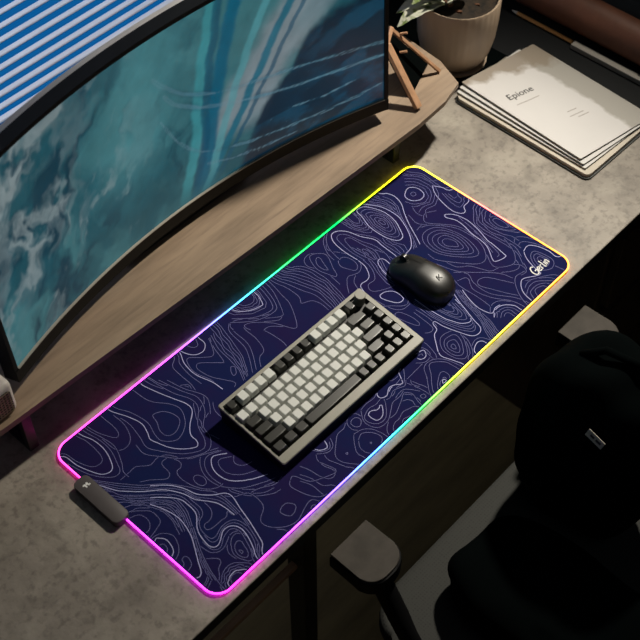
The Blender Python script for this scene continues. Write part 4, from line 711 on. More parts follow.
add_box(bm, ((X0+WX0)/2, Y1+.05, (ZF+ZC)/2), (WX0-X0, .1, ZC-ZF)); add_box(bm, ((WX1+X1)/2, Y1+.05, (ZF+ZC)/2), (X1-WX1, .1, ZC-ZF))
add_box(bm, ((WX0+WX1)/2, Y1+.05, (ZF+WZ0)/2), (WX1-WX0, .1, WZ0-ZF)); add_box(bm, ((WX0+WX1)/2, Y1+.05, (ZC+WZ1)/2), (WX1-WX0, .1, ZC-WZ1))
struct(obj('wall_back', bm, 'wall'))
bm = bmesh.new(); fw = .03
add_box(bm, ((WX0+WX1)/2, Y1+.06, WZ0+fw/2), (WX1-WX0, .05, fw)); add_box(bm, ((WX0+WX1)/2, Y1+.06, WZ1-fw/2), (WX1-WX0, .05, fw))
add_box(bm, (WX0+fw/2, Y1+.06, (WZ0+WZ1)/2), (fw, .05, WZ1-WZ0)); add_box(bm, (WX1-fw/2, Y1+.06, (WZ0+WZ1)/2), (fw, .05, WZ1-WZ0))
struct(obj('window_1', bm, 'win_frame'))

# ------------------------------------------------------------------ window blind
bl = thing('window_blind', 'white horizontal slatted blind hanging in the window behind the curved monitor', 'blind', ((WX0+WX1)/2, Y1-.045, WZ1))
bm = bmesh.new(); add_box(bm, (0, 0, .0), (WX1-WX0-.02, .045, .035), .004); obj('head_rail', bm, 'slat', bl)
pitch = .0236; k = 0; tau = math.radians(23)
bm = bmesh.new()
zc = WZ1-.04
while zc > WZ0+.02:
    cs = [(-.0125, 0), (-.006, .0001), (0, .00015), (.006, .0001), (.0125, 0)]
    top = []; bot = []
    for xx in (-(WX1-WX0-.03)/2, (WX1-WX0-.03)/2):
        t_ = [bm.verts.new((xx, a*math.cos(tau)+b*math.sin(tau), zc-WZ1-a*math.sin(tau)+b*math.cos(tau))) for a, b in cs]
        b_ = [bm.verts.new((xx, a*math.cos(tau)+(b-.0006)*math.sin(tau), zc-WZ1-a*math.sin(tau)+(b-.0006)*math.cos(tau))) for a, b in cs]
        top.append(t_); bot.append(b_)
    for i in range(4):
        bm.faces.new((top[0][i], top[1][i], top[1][i+1], top[0][i+1])); bm.faces.new((bot[0][i], bot[0][i+1], bot[1][i+1], bot[1][i]))
    bm.faces.new((top[0][0], bot[0][0], bot[1][0], top[1][0])); bm.faces.new((top[0][4], top[1][4], bot[1][4], bot[0][4]))
    zc -= pitch; k += 1
o = obj('slats', bm, 'slat', bl)
bm = bmesh.new()
add_box(bm, (0, 0, WZ0+.012-WZ1), (WX1-WX0-.03, .025, .012), .003); obj('bottom_rail', bm, 'slat', bl)
for xx in (-.86, .86):
    bm = bmesh.new(); add_tube(bm, [(xx, .0, -.01), (xx, .0, WZ0+.015-WZ1)], .0008, n=6); obj('lift_cord', bm, 'slat', bl)

# ------------------------------------------------------------------ desk
desk = thing('desk', 'long desk with a mottled grey-brown concrete top holding keyboard, mat and monitor', 'desk', (.2, .2, ZF))
DX0, DX1, DY0, DY1, TH = -1.35, 1.6, -.183, .615, .028
def up(z): return z-ZF
bm = bmesh.new(); add_box(bm, ((DX0+DX1)/2-.2, (DY0+DY1)/2-.2, up(-TH/2)), (DX1-DX0, DY1-DY0, TH), .0015)
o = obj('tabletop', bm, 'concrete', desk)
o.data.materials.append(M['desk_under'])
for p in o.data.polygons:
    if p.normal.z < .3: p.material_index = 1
for lx in (DX0+.08, DX1-.08):
    for ly in (.0, .56):
        bm = bmesh.new(); add_box(bm, (lx-.2, ly-.2, up((ZF-TH)/2)), (.05, .05, -ZF-TH), .003); obj('leg', bm, 'black_metal', desk)
bm = bmesh.new(); add_box(bm, ((-.175-1.24)/2-.2, -.092-.2, up(-.306)), (1.24-.175, .013, .012), .002); obj('foot_rail', bm, 'rail_wood', desk, label='light wooden rail')
bm = bmesh.new(); add_box(bm, (-.165-.2, -.095-.2, up((ZF-TH)/2)), (.03, .04, -ZF-TH), .003); obj('leg', bm, 'black_metal', desk)
bm = bmesh.new(); add_box(bm, ((DX0+DX1)/2-.2, -.145-.2, up(-TH-.03)), (DX1-DX0-.1, .02, .06), .002); obj('apron', bm, 'black_metal', desk)

cab = thing('drawer_cabinet', 'dark brown drawer cabinet standing under the right end of the desk', 'cabinet', (.80, .05, ZF))
bm = bmesh.new(); add_box(bm, (0, 0, .33), (.42, .38, .66), .004); obj('body', bm, 'cabinet', cab)
for zz in (.12, .33, .54):
    bm = bmesh.new(); add_box(bm, (0, -.199, zz), (.40, .018, .19), .003); d_ = obj('drawer', bm, 'cabinet', cab)
    bm = bmesh.new(); add_box(bm, (0, -.214, zz), (.10, .012, .012), .003); obj('handle', bm, 'black_metal', d_)

# ------------------------------------------------------------------ lit desk mat
MW, MH, MR = .8, .34, .024
matt = thing('gaming_mat', 'large navy desk mat with contour-line print and rainbow glowing edge under the keyboard', 'desk mat', (0, 0, 0))
bm = bmesh.new(); add_prism(bm, rrect(MW-.003, MH-.003, MR, 10), 0, .004, .0006, 1); obj('cloth_surface', bm, 'mat_cloth', matt)
bm = bmesh.new()
for line in CONTOURS.strip().split('\n'):
    h, *pp = line.split(); P = [tuple(int(q)*1e-4 for q in p.split(',')) for p in pp]
    bold = h[0] == '2'
    ribbon(bm, spline(P, h[1] == '1', 5), .00110 if bold else .00062, .0042 if bold else .00415, h[1] == '1', 1 if bold else 0)
obj('contour_print', bm, ['line_thin', 'line_bold'], matt)
# light tube round the edge
perim = []
def arc(cx, cy, a0):
    for k in range(9):
        a = a0-PI/2*k/8; perim.append((cx+MR*math.cos(a), cy+MR*math.sin(a)))
def seg(x0, y0, x1, y1, n):
    for k in range(1, n): perim.append((x0+(x1-x0)*k/n, y0+(y1-y0)*k/n))
hx, hy = MW/2-.0005, MH/2-.0005
seg(-hx+MR, hy, hx-MR, hy, 80); arc(hx-MR, hy-MR, PI/2); seg(hx, hy-MR, hx, -hy+MR, 36); arc(hx-MR, -hy+MR, 0)
seg(hx-MR, -hy, -hx+MR, -hy, 80); arc(-hx+MR, -hy+MR, -PI/2); seg(-hx, -hy+MR, -hx, hy-MR, 36); arc(-hx+MR, hy-MR, PI)
bm = bmesh.new(); add_tube(bm, [(x, y, .0038) for x, y in perim], .0013, True, 8)
led = obj('light_tube', bm, 'led', matt, True, 'thin light tube glowing in rainbow colours')
# colour stops (x or y position, linear rgb)
PK, MG, VI, BV, BL, CY, TG, GR, YG, YE, OR, RP = ((1, .03, .42), (.95, .02, .75), (.55, .04, 1), (.16, .10, 1), (.05, .25, 1), (.02, .55, .9), (0, .75, .42), (.0, .75, .08),
    (.30, .75, .01), (.85, .70, .01), (1, .26, .005), (1, .12, .10))
back = [(-.4, PK), (-.25, MG), (-.15, VI), (-.09, BV), (-.05, BL), (-.01, CY), (.03, TG), (.08, GR), (.21, GR), (.27, YG), (.34, YE), (.4, YE)]
right = [(-.17, OR), (-.1, OR), (-.055, (1, .2, .01)), (-.02, RP), (.02, RP), (.08, (1, .4, .02)), (.12, YE), (.17, YE)]
near = [(-.4, MG), (-.33, MG), (-.27, VI), (-.20, (.25, .08, 1)), (-.15, BV), (-.11, BL), (-.075, BL), (-.05, CY), (-.02, TG), (.015, GR), (.08, YG), (.13, YE), (.22, YE), (.30, (1, .38, .005)), (.4, OR)]
left = [(-.17, (.85, .02, .85)), (-.04, (.8, .03, .95)), (.05, MG), (.12, PK), (.17, PK)]
def ramp(st, v):
    if v <= st[0][0]: return st[0][1]
    for (a, ca), (b, cb) in zip(st, st[1:]):
        if v <= b:
            t = (v-a)/(b-a); return tuple(ca[i]*(1-t)+cb[i]*t for i in range(3))
    return st[-1][1]
ca = led.data.color_attributes.new('glow', 'FLOAT_COLOR', 'POINT')
for v in led.data.vertices:
    x, y = v.co.x, v.co.y
    dd = {'b': hy-y, 'n': y+hy, 'r': hx-x, 'l': x+hx}; side = min(dd, key=dd.get)
    c = ramp(back, x) if side == 'b' else ramp(near, x) if side == 'n' else ramp(right, y) if side == 'r' else ramp(left, y)
    ca.data[v.index].color = (*c, 1)
# signature word printed near the right corner
strokes = {  # unit: letter height 1
 'G': [[(.55, .85), (.35, 1), (.12, .85), (.0, .5), (.08, .12), (.32, .0), (.52, .15), (.56, .45), (.3, .42)]],
 'e': [[(.0, .28), (.25, .32), (.26, .48), (.12, .52), (.0, .3), (.08, .06), (.3, .08)]],
 'r': [[(.0, .5), (.05, .25), (.03, .02)], [(.04, .3), (.14, .48), (.28, .46)]],
 'l': [[(.05, .9), (.06, .5), (.05, .02), (.16, .04)]],
 'i': [[(.05, .5), (.05, .02)], [(.05, .72), (.06, .76)]],
 'n': [[(.0, .5), (.03, .02)], [(.02, .3), (.14, .5), (.26, .42), (.26, .02)]]}
bm = bmesh.new(); xo = 0; S = .017
for ch, adv in (('G', .68), ('e', .4), ('r', .36), ('l', .26), ('i', .2), ('n', .3)):
    for st in strokes[ch]:
        ribbon(bm, [(q[0]*S, q[1]*S) for q in spline([(p[0]+xo+p[1]*.12, p[1]) for p in st], False, 4)], .0021, 0)
    xo += adv
bmesh.ops.transform(bm, matrix=Matrix.Translation((.337, -.141, .0045)) @ Matrix.Rotation(math.radians(3), 4, 'Z'), verts=bm.verts)
obj('signature_print', bm, 'ink_white', matt, label='white handwritten word near the corner')
# control box
bm = bmesh.new(); add_prism(bm, rrect(.0255, .094, .0075, 6, -.4045, .0555), 0, .0125, .0015, 3); cb = obj('control_box', bm, 'ctrl', matt, label='dark grey rounded control box'); autosmooth(cb)
bm = bmesh.new(); e = .0034
for P in ([(-e, -e), (-e*.35, -e), (-e*.35, e), (-e, e)], [(e*.35, -e), (e, -e), (e, e), (e*.35, e)], [(-e*.35, e), (-e*.35, e*.2), (0, -e*.4), (e*.35, e*.2), (e*.35, e), (0, e*.35)], [(-e*1.5, e*.4), (-e, e*.4), (-e, e), (-e*1.5, e)], [(e, -e), (e*1.5, -e), (e*1.5, -e*.4), (e, -e*.4)]):
    add_prism(bm, P, .0125, .0128)
bmesh.ops.transform(bm, matrix=Matrix.Translation((-.4035, .0865, 0)) @ Matrix.Rotation(math.radians(8), 4, 'Z'), verts=bm.verts)
obj('emblem', bm, 'ink_white', cb, label='small white emblem')

# ------------------------------------------------------------------ keyboard
KW, KD = .304, .133; kt = math.atan2(.013, KD)
kb = thing('keyboard', 'compact mechanical keyboard in grey case with white and black keycaps on the navy mat', 'keyboard', (-.0475, -.034, .0042), math.radians(-.4))
zf, zb = .022, .036         # front and back height of the case
def ktop(y): return zf+(zb-zf)*(y+KD/2)/KD
bm = bmesh.new()
rim = .0045; fr = .014; bk = .0065
outer = rrect(KW, KD, .004, 4); ix0, ix1, iy0, iy1 = -KW/2+rim, KW/2-.0082, -KD/2+fr, KD/2-bk
inner = [(ix1, iy1), (ix0, iy1), (ix0, iy0), (ix1, iy0)]
def kv(x, y, dz): return bm.verts.new((x, y, max(ktop(y)+dz, 0)))
ob = [bm.verts.new((x*.985, y*.97, 0)) for x, y in outer]; om = [kv(x*.997, y*.992, -.0042) for x, y in outer]; ot = [kv(x, y, -.0012) for x, y in outer]; ot2 = [kv(x*.993, y*.985, 0) for x, y in outer]
n = len(outer)
for A, B, mi_ in ((ob, om, 1), (om, ot, 0), (ot, ot2, 0)):
    for i in range(n): bm.faces.new((A[i], A[(i+1) % n], B[(i+1) % n], B[i])).material_index = mi_
bm.faces.new(ob[::-1]).material_index = 1
it = [kv(x, y, 0) for x, y in inner]; ib = [kv(x, y, -.0085) for x, y in inner]
q = len(outer)//4   # verts per corner
for c in range(4):
    for i in range(c*q, c*q+q-1): bm.faces.new((ot2[i], ot2[i+1], it[c]))
    a = c*q+q-1; b = ((c+1)*q) % n
    bm.faces.new((ot2[a], ot2[b], it[(c+1) % 4], it[c]))
    bm.faces.new((it[c], it[(c+1) % 4], ib[(c+1) % 4], ib[c])).material_index = 1
bm.faces.new(ib)
kc = obj('case', bm, ['case', 'case_black'], kb)
bm = bmesh.new()
mt = Matrix.Translation((0, 0, ktop(0))) @ Matrix.Rotation(math.atan2(zb-zf, KD), 4, 'X')
add_box(bm, ((ix0+ix1)/2, (iy0+iy1)/2, -.0072), (ix1-ix0-.0006, iy1-iy0-.0006, .0016), mtx=mt); obj('switch_plate', bm, 'plate', kb)
U = (ix1-ix0-.001)/16.25; UY = (iy1-iy0-.001)/6.25
def keycap_bm(wu, h=.0105, ins=0.):
    bm = bmesh.new(); w = wu*U; d = UY
    rings = []
    for (z, a, b, r) in ((0, .0006, .0006, .001), (h*.5, .0013+ins*.4, .0012+ins*.4, .0012), (h-.0005, .0023+ins, .0019+ins*.8, .0016), (h, .0028+ins, .0024+ins*.8, .0016)):
        rings.append([bm.verts.new((x, y, z-(.0006 if z == h and False else 0))) for x, y in rrect(w-2*a, d-2*b, r, 3, 0, .0004*z/h)])
    for A, B in zip(rings, rings[1:]):
        for i in range(len(A)): bm.faces.new((A[i], A[(i+1) % len(A)], B[(i+1) % len(A)], B[i]))
    bm.faces.new(rings[0][::-1]); bm.faces.new(rings[-1])
    return bm
rows = []
rows.append([(0, 1, 'd')] + [(1.25+i, 1, 'w') for i in range(4)] + [(5.5+i, 1, 'd') for i in range(4)] + [(9.75+i, 1, 'w') for i in range(4)] + [(14, 1, 'd')])
rows.append([(i, 1, 'w') for i in range(13)] + [(13, 2, 'd'), (15.25, 1, 'd')])
rows.append([(0, 1.5, 'd')] + [(1.5+i, 1, 'w') for i in range(12)] + [(13.5, 1.5, 'd'), (15.25, 1, 'd')])
rows.append([(0, 1.75, 'd')] + [(1.75+i, 1, 'w') for i in range(11)] + [(12.75, 2.25, 'd'), (15.25, 1, 'd')])
rows.append([(0, 2.25, 'd')] + [(2.25+i, 1, 'w') for i in range(10)] + [(12.25, 1.75, 'd'), (14.25, 1, 'd'), (15.25, 1, 'd')])
rows.append([(0, 1.25, 'd'), (1.25, 1.25, 'd'), (2.5, 1.25, 'd'), (3.75, 6.25, 's'), (10, 1, 'd'), (11, 1, 'd'), (12, 1, 'd'), (13.25, 1, 'd'), (14.25, 1, 'd'), (15.25, 1, 'd')])
protos = {}
for r, row in enumerate(rows):
    yy = iy1-.0005-UY*(.5+(0 if r == 0 else r+.25))
    for (x, w, c) in row:
        key = (w, c)
        if key not in protos:
            o = obj('space_bar' if c == 's' else 'keycap', keycap_bm(w, .009 if c == 's' else .0108, .0008 if c == 'd' else 0), 'key_white' if c == 'w' else 'key_dark', kb)
            autosmooth(o, 35); protos[key] = o
        else:
            o = protos[key].copy(); COL.objects.link(o); o.parent = kb
        o['label'] = {'w': 'white keycap', 'd': 'black keycap', 's': 'long dark grey space bar'}[c]
        p = mt @ Vector((ix0+.0005+(x+w/2)*U, yy, -.0056+(.0018 if r == 0 else 0)))
        o.location = p; o.rotation_euler = (math.atan2(zb-zf, KD), 0, 0)
bm = bmesh.new(); add_lathe(bm, [(0, 0), (.0086, 0), (.0086, .0185), (.0080, .0195), (0, .0195)], 40, ripple=lambda k: .012*(k % 2)); kn = obj('volume_knob', bm, 'case', kb, label='grey metal volume knob')
autosmooth(kn, 30); kn.location = mt @ Vector((ix0+.0005+15.75*U, iy1-.0005-UY*.5, -.0062)); kn.rotation_euler = (math.atan2(zb-zf, KD), 0, 0)

# ------------------------------------------------------------------ mouse
ms = thing('computer_mouse', 'matte black wireless mouse on the mat right of the keyboard', 'mouse', (.2025, -.014, .0043), math.radians(2))
ML = .058
def mw(t): # half width, t=-1 back .. 1 front
    return .0335*(1-abs(t)**3.2)**(1/2.4)*(1-.10*math.exp(-((t-.15)/.35)**2))*(1-.08*t)
def mh(t): return .037*max(0, (1-abs(t+.18)**2.6/ (1.28 if t > 0 else .98)**2.6))**.55*(1-.22*max(t, 0))
def msurf(t, a, sc_=1.):  # a 0..1 around from +x side base over the top to -x base
    w = mw(t)*sc_; h = mh(t)*sc_; th = PI*a; cx = math.cos(th); sz = math.sin(th)
    e_ = 2/2.7
    x = w*math.copysign(abs(cx)**e_, cx); z = h*abs(sz)**e_
    return Vector((x*(1-.07*(1-z/(h+1e-6)) ), t*ML, z))
bm = bmesh.new(); V = grid(bm, lambda i, j: msurf(-.995+1.99*(.5-.5*math.cos(PI*i)), j), 44, 29)
for i in range(43): bm.faces.new((V[i][0], V[i+1][0], V[i+1][-1], V[i][-1]))
bm.faces.new([V[0][j] for j in range(29)]); bm.faces.new([V[-1][j] for j in range(29)][::-1])
b_ = obj('shell', bm, 'mouse', ms); autosmooth(b_, 50)
for sgn in (-1, 1):
    bm = bmesh.new()
    a0, a1 = (.20, .475) if sgn > 0 else (.525, .80)
    f_ = lambda i, j, s_: msurf(.10+.86*i, a0+(a1-a0)*j, s_)
    for s_ in (1.02, 1.0): grid(bm, lambda i, j: f_(i, j, s_), 16, 10)
    btn = obj('button', bm, 'mouse', ms, True)
bm = bmesh.new(); add_tube(bm, [(-.003, .036, .030), (.003, .036, .030)], .0075, n=20); wh = obj('scroll_wheel', bm, 'mouse_gloss', ms, label='glossy scroll wheel'); autosmooth(wh, 30)
bm = bmesh.new()
R_ = .0042
for P in ([(-1, -1), (-.45, -1), (-.1, 1), (-.6, 1)], [(-.1, -.2), (1, .5), (.9, 1), (-.1, .3)], [(-.2, -.1), (.6, -1), (1.1, -1), (.1, .15)]):
    add_prism(bm, [(x*R_, y*R_) for x, y in P], 0, .0006)
em = obj('emblem', bm, 'plate', ms); em.location = (0, -.032, mh(-.032/ML)+.0002); em.rotation_euler = (math.radians(15), 0, 0)

# ------------------------------------------------------------------ monitor shelf
SH = .1
shf = thing('desk_shelf', 'long grey-brown oak shelf raised above the desk and carrying the monitor', 'shelf', (0, .3, 0))
def loc(P): return [(x, y-.3) for x, y in P]
bm = bmesh.new(); add_prism(bm, loc([(-.95, .205), (-.45, .187), (.0, .171), (.398, .160), (.47, .164), (.522, .177), (.545, .235), (.57, .46), (-.95, .46)]), SH-.011, SH, .0012, 2)
obj('board', bm, 'wood', shf)
for lx in (-.86, -.41, .385):
    bm = bmesh.new()
    add_box(bm, (lx, .2-.3, (SH-.011)/2), (.016, .012, SH-.011), .001); add_box(bm, (lx, .43-.3, (SH-.011)/2), (.016, .012, SH-.011), .001)
    add_box(bm, (lx, .315-.3, .004), (.016, .23, .008), .001); obj('leg_frame', bm, 'black_metal', shf)

# ------------------------------------------------------------------ curved monitor
RR, WW, TT, PS = 1.1726, .765, .0455, -.0129
def ms_pt(s, h, d):   # s -1..1 along the arc, h metres up the screen, d metres behind the screen surface
    a = s*WW/2/RR; r = RR+d
    x = r*math.sin(a); y = r*math.cos(a)-RR
    Y = y*math.cos(TT)+h*math.sin(TT); Z = -y*math.sin(TT)+h*math.cos(TT)
    return Vector((x*math.cos(PS)-Y*math.sin(PS), x*math.sin(PS)+Y*math.cos(PS), Z))
HH = .3168
mon = thing('curved_monitor', 'curved ultrawide monitor with black bezel showing a teal ocean picture', 'monitor', (-.0098, .2791, .1429))
NU, NV = 380, 170
bm = bmesh.new(); grid(bm, lambda i, j: ms_pt(-1+2*i, j*HH, -.0006), NU, NV)
scr = obj('screen', bm, 'screen', mon, True, 'glowing curved screen with aerial ocean picture')
# picture, computed per vertex
uu, vv = np.meshgrid(np.linspace(0, 1, NU), np.linspace(0, 1, NV), indexing='ij')
rng = np.random.default_rng(5)
def vnoise(x, y, seed):
    r_ = np.random.default_rng(seed).random((257, 257)); xi = np.floor(x).astype(int); yi = np.floor(y).astype(int); fx = x-xi; fy = y-yi
    fx = fx*fx*(3-2*fx); fy = fy*fy*(3-2*fy); g = lambda a, b: r_[a % 256, b % 256]
    return (g(xi, yi)*(1-fx)+g(xi+1, yi)*fx)*(1-fy)+(g(xi, yi+1)*(1-fx)+g(xi+1, yi+1)*fx)*fy
def fbm(x, y, seed, oc=5):
    s_ = 0; a = .5; t = 0
    for k_ in range(oc): s_ = s_+a*vnoise(x*2**k_, y*2**k_, seed+k_); t += a; a *= .58
    return s_/t
def sm(a, b, x): t = np.clip((x-a)/(b-a), 0, 1); return t*t*(3-2*t)
X = uu*2.38; Yv = vv
wx = fbm(X*3, Yv*3, 11)-.5; wy = fbm(X*3, Yv*3, 31)-.5
def C(r, g, b): return np.array(s2l((r/255, g/255, b/255)))
def mixc(img, col, m_): return img*(1-m_[..., None])+col*m_[..., None]
img = np.zeros((NU, NV, 3))+C(30, 92, 106)
img = mixc(img, C(70, 130, 138), sm(.40, .66, fbm(X*2.2+wx, Yv*2.0+wy, 51)))
img = mixc(img, C(14, 66, 84), sm(.52, .72, fbm((X-Yv*.5)*5+wx*2, Yv*3.2+wy, 71))*(uu < .62))
diag = fbm((X-Yv*.55)*6.5+wx*3.2, (Yv+X*.1)*3.3+wy*3, 91)
img = mixc(img, C(150, 168, 172), sm(.50, .74, diag)*sm(.50, .30, uu)*(.35+.65*sm(.0, .35, vv)))
img = mixc(img, C(135, 155, 160), .55*sm(.45, .7, fbm((X-Yv*.5)*9+wx*4, Yv*5, 131))*sm(.42, .15, uu)*sm(.15, .6, vv+.3*(1-uu)-.2))
img = mixc(img, C(90, 160, 168), .7*np.exp(-((uu-.40-.15*(vv-.5)+.05*wx)/.09)**2)*sm(.15, .5, vv))
# light band coming down from upper right
cb_ = lambda v: .80+(v-.77)*.33
img = mixc(img, C(142, 160, 168), sm(.11, .045, np.abs(uu-(.66+(vv-.31)*.34)+.10*wx))*sm(.16, .34, vv+.1*wy))
img = mixc(img, C(120, 150, 160), .7*sm(.06, .02, np.abs(uu-(.885+(vv-.8)*.4)))*sm(.55, .7, vv))
# vertical teal bands
for (u0, sl, w_, col, st_) in ((.60, .15, .016, C(10, 105, 135), .95), (.553, .13, .013, C(70, 165, 175), .8), (.700, .30, .011, C(15, 115, 140), .9), (.655, .22, .010, C(95, 175, 185), .7), (.575, .12, .01, C(8, 85, 115), .7), (.735, .32, .006, C(10, 90, 120), .7)):
    c_ = u0+(vv-.5)*sl+.035*(fbm(vv*6+u0*9, vv*0+u0*7, 171)-.5)
    img = mixc(img, col, st_*sm(w_*1.5, w_*.6, np.abs(uu-c_))*sm(-.05, .15, vv))
# dark deep water
lim = .02+np.interp(uu, [.60, .64, .70, .75, .79, .83, .88, .94, 1.0], [-.1, .03, .22, .36, .44, .55, .60, .66, .8])+.12*wy+.05*(fbm(X*14, Yv*9, 211)-.5)
dark = sm(.03, -.03, vv-lim)*sm(.60, .66, uu)
img = mixc(img, C(14, 42, 62), dark*.95)
img = mixc(img, C(24, 82, 110), dark*.75*sm(.45, .62, fbm((X+Yv*.9)*4, (Yv-X*.45)*9, 231))*sm(.72, .95, uu+.15*(vv < .2)))
img = mixc(img, C(120, 150, 165), .6*dark*(fbm(X*60, Yv*60, 251) > .80)*sm(.9, .7, uu))
def poly_d(P):
    d_ = np.full(uu.shape, 9.)
    for (a, b), (c, e_) in zip(P, P[1:]):
        ax, ay, bx, by = a*2.38, b, c*2.38, e_; dx, dy = bx-ax, by-ay
        t = np.clip(((X-ax)*dx+(Yv-ay)*dy)/(dx*dx+dy*dy+1e-9), 0, 1); d_ = np.minimum(d_, np.hypot(X-ax-t*dx, Yv-ay-t*dy))
    return d_
arcs = [([(.462, .79), (.48, .73), (.5, .68), (.525, .62), (.556, .575), (.60, .52), (.656, .48), (.73, .445), (.8, .42), (.90, .385), (1, .36)], .008, C(60, 135, 160), .6),
        ([(.481, .67), (.50, .60), (.531, .54), (.56, .49), (.588, .46), (.65, .40), (.72, .35), (.794, .315), (.90, .29), (1, .28)], .009, C(70, 140, 165), .65),
        ([(.70, .245), (.78, .20), (.856, .175), (.93, .19)], .005, C(90, 140, 160), .7),
        ([(.465, .55), (.475, .49), (.495, .39), (.519, .31), (.55, .24), (.588, .19), (.663, .13), (.769, .09), (.869, .075), (.94, .085), (1, .11)], .006, C(75, 135, 160), .55),
        ([(.56, .15), (.62, .09), (.70, .05), (.80, .03)], .006, C(60, 110, 140), .6)]
for P, w_, col, st_ in arcs:
    d_ = poly_d(P)+.022*(fbm(X*9, Yv*9, 271)-.5); st_ = st_*sm(.30, .55, fbm(X*5, Yv*5, 281))*sm(P[0][0], P[0][0]+.09, uu)
    img = mixc(img, C(10, 70, 95), st_*.5*sm(w_*3.0, w_, d_))
    img = mixc(img, col, st_*sm(w_, w_*.3, d_))
    img = mixc(img, C(130, 165, 180), .5*sm(w_*.5, 0, np.abs(d_-w_*.3)))
img *= (.82+.36*fbm((X-Yv*.4)*16, Yv*16, 301))[..., None]
at = scr.data.color_attributes.new('picture', 'FLOAT_COLOR', 'POINT')
buf = np.ones((NU*NV, 4), dtype=np.float32); buf[:, :3] = img.reshape(-1, 3); at.data.foreach_set('color', buf.ravel())
# bezel / body
BZ = .007; CH = .023; DB = .020
def slab(bm, s0, s1, h0, h1, d0, d1, n=48):
    A = [[bm.verts.new(ms_pt(s0+(s1-s0)*i/(n-1), h, d)) for (h, d) in ((h0, d0), (h1, d0), (h1, d1), (h0, d1))] for i in range(n)]
    for i in range(n-1):
        for k_ in range(4): bm.faces.new((A[i][k_], A[i+1][k_], A[i+1][(k_+1) % 4], A[i][(k_+1) % 4]))
    bm.faces.new(A[0][::-1]); bm.faces.new(A[-1])
se = 1+BZ/(WW/2)
bm = bmesh.new(); slab(bm, -se, se, -.0015, HH+BZ, 0, DB); slab(bm, -se, se, HH, HH+BZ, -.003, 0); slab(bm, -se, -1, 0, HH, -.003, 0, 4); slab(bm, 1, se, 0, HH, -.003, 0, 4)
obj('bezel', bm, 'bezel', mon, label='black bezel')
bm = bmesh.new(); slab(bm, -se, se, -CH, -.0015, -.004, DB); obj('chin', bm, 'bezel', mon)
bm = bmesh.new(); slab(bm, -.999, .999, -.0012, .0002, -.0048, -.0004); obj('trim_line', bm, 'trim', mon, label='thin bright trim line')
bm = bmesh.new(); slab(bm, -.985, .985, -.002, HH+BZ-.003, DB, DB+.012); slab(bm, -.55, .55, .03, HH-.03, DB+.012, DB+.045); obj('back_shell', bm, 'white_shell', mon, label='white rear shell')
bm = bmesh.new(); add_box(bm, (0, .10, .09), (.06, .04, .24), .006); obj('stand_neck', bm, 'black_metal', mon)
bm = bmesh.new(); add_prism(bm, rrect(.26, .16, .02, 5, 0, .085), -.0427, -.0347, .002); obj('stand_foot', bm, 'black_metal', mon)

# ------------------------------------------------------------------ small speaker at the left
sp = thing('desktop_speaker', 'small cream box speaker with perforated front beside the left end of the monitor', 'speaker', (-.481, .236, SH), 0)
bm = bmesh.new(); add_box(bm, (0, 0, .031), (.14, .078, .062), .009, seg=4); o = obj('shell', bm, 'spk_shell', sp); autosmooth(o, 50)
bm = bmesh.new(); mf = Matrix.Translation((0, -.0392, .029)) @ Matrix.Rotation(PI/2, 4, 'X'); add_prism(bm, rrect(.126, .044, .006, 5), 0, .0008, mtx=mf); g_ = obj('grille_backing', bm, 'spk_dark', sp)
bm = bmesh.new()
for i in range(25):
    x = -.060+i*.005; add_box(bm, (x, -.0403, .029), (.0014, .0012, .043))
for j in range(9):
    add_box(bm, (0, -.0403, .009+j*.005), (.124, .0013, .0014))
obj('grille', bm, 'spk_grille', sp, label='perforated metal grille')

# ------------------------------------------------------------------ wooden stand with tablet
st = thing('tablet_stand', 'small beech wood easel stand on the right end of the shelf', 'stand', (.42, .18, SH))
def bar(bm, a, b, w, t, upv=(0, 0, 1)):
    a = Vector(a); b = Vector(b); z = (b-a).normalized(); x = Vector((1, 0, 0)); x = (x-z*x.dot(z)).normalized(); y = z.cross(x)
    mtx = Matrix((x, y, z)).transposed().to_4x4(); mtx.translation = (a+b)/2
    add_box(bm, (0, 0, 0), (w, t, (b-a).length), .001, mtx)
bm = bmesh.new(); bar(bm, (.003, .004, .004), (.005, .080, .094), .0125, .009); obj('front_leg', bm, 'stand_wood', st)
bm = bmesh.new(); bar(bm, (.100, .038, .003), (.032, .095, .102), .006, .006); obj('rear_leg', bm, 'stand_wood', st)
bm = bmesh.new(); bar(bm, (.008, .083, .091), (.034, .096, .104), .007, .008)
obj('top_bar', bm, 'stand_wood', st)
for p in ((.018, .062, .080), (.045, .085, .090)):
    bm = bmesh.new(); add_tube(bm, [p, (p[0]+.006, p[1]-.010, p[2]+.004)], .0022, n=10); obj('peg', bm, 'stand_wood', st)
tb = thing('tablet', 'black tablet leaning inside the small wooden stand', 'tablet', (.475, .26, SH))
a_ = Vector((.434, .205, .1)); 
bm = bmesh.new()
c0 = [Vector((.437, .212, .1015)), Vector((.524, .246, .1015)), Vector((.459, .285, .188)), Vector((.436, .276, .180))]
nrm = (c0[1]-c0[0]).cross(c0[3]-c0[0]).normalized()
base = Vector((.475, .26, SH))
A = [bm.verts.new(v-base) for v in c0]; B = [bm.verts.new(v-base-nrm*.006) for v in c0]
bm.faces.new(A); bm.faces.new(B[::-1])
for i in range(4): bm.faces.new((A[i], B[i], B[(i+1) % 4], A[(i+1) % 4]))
obj('body', bm, 'fabric_black', tb)

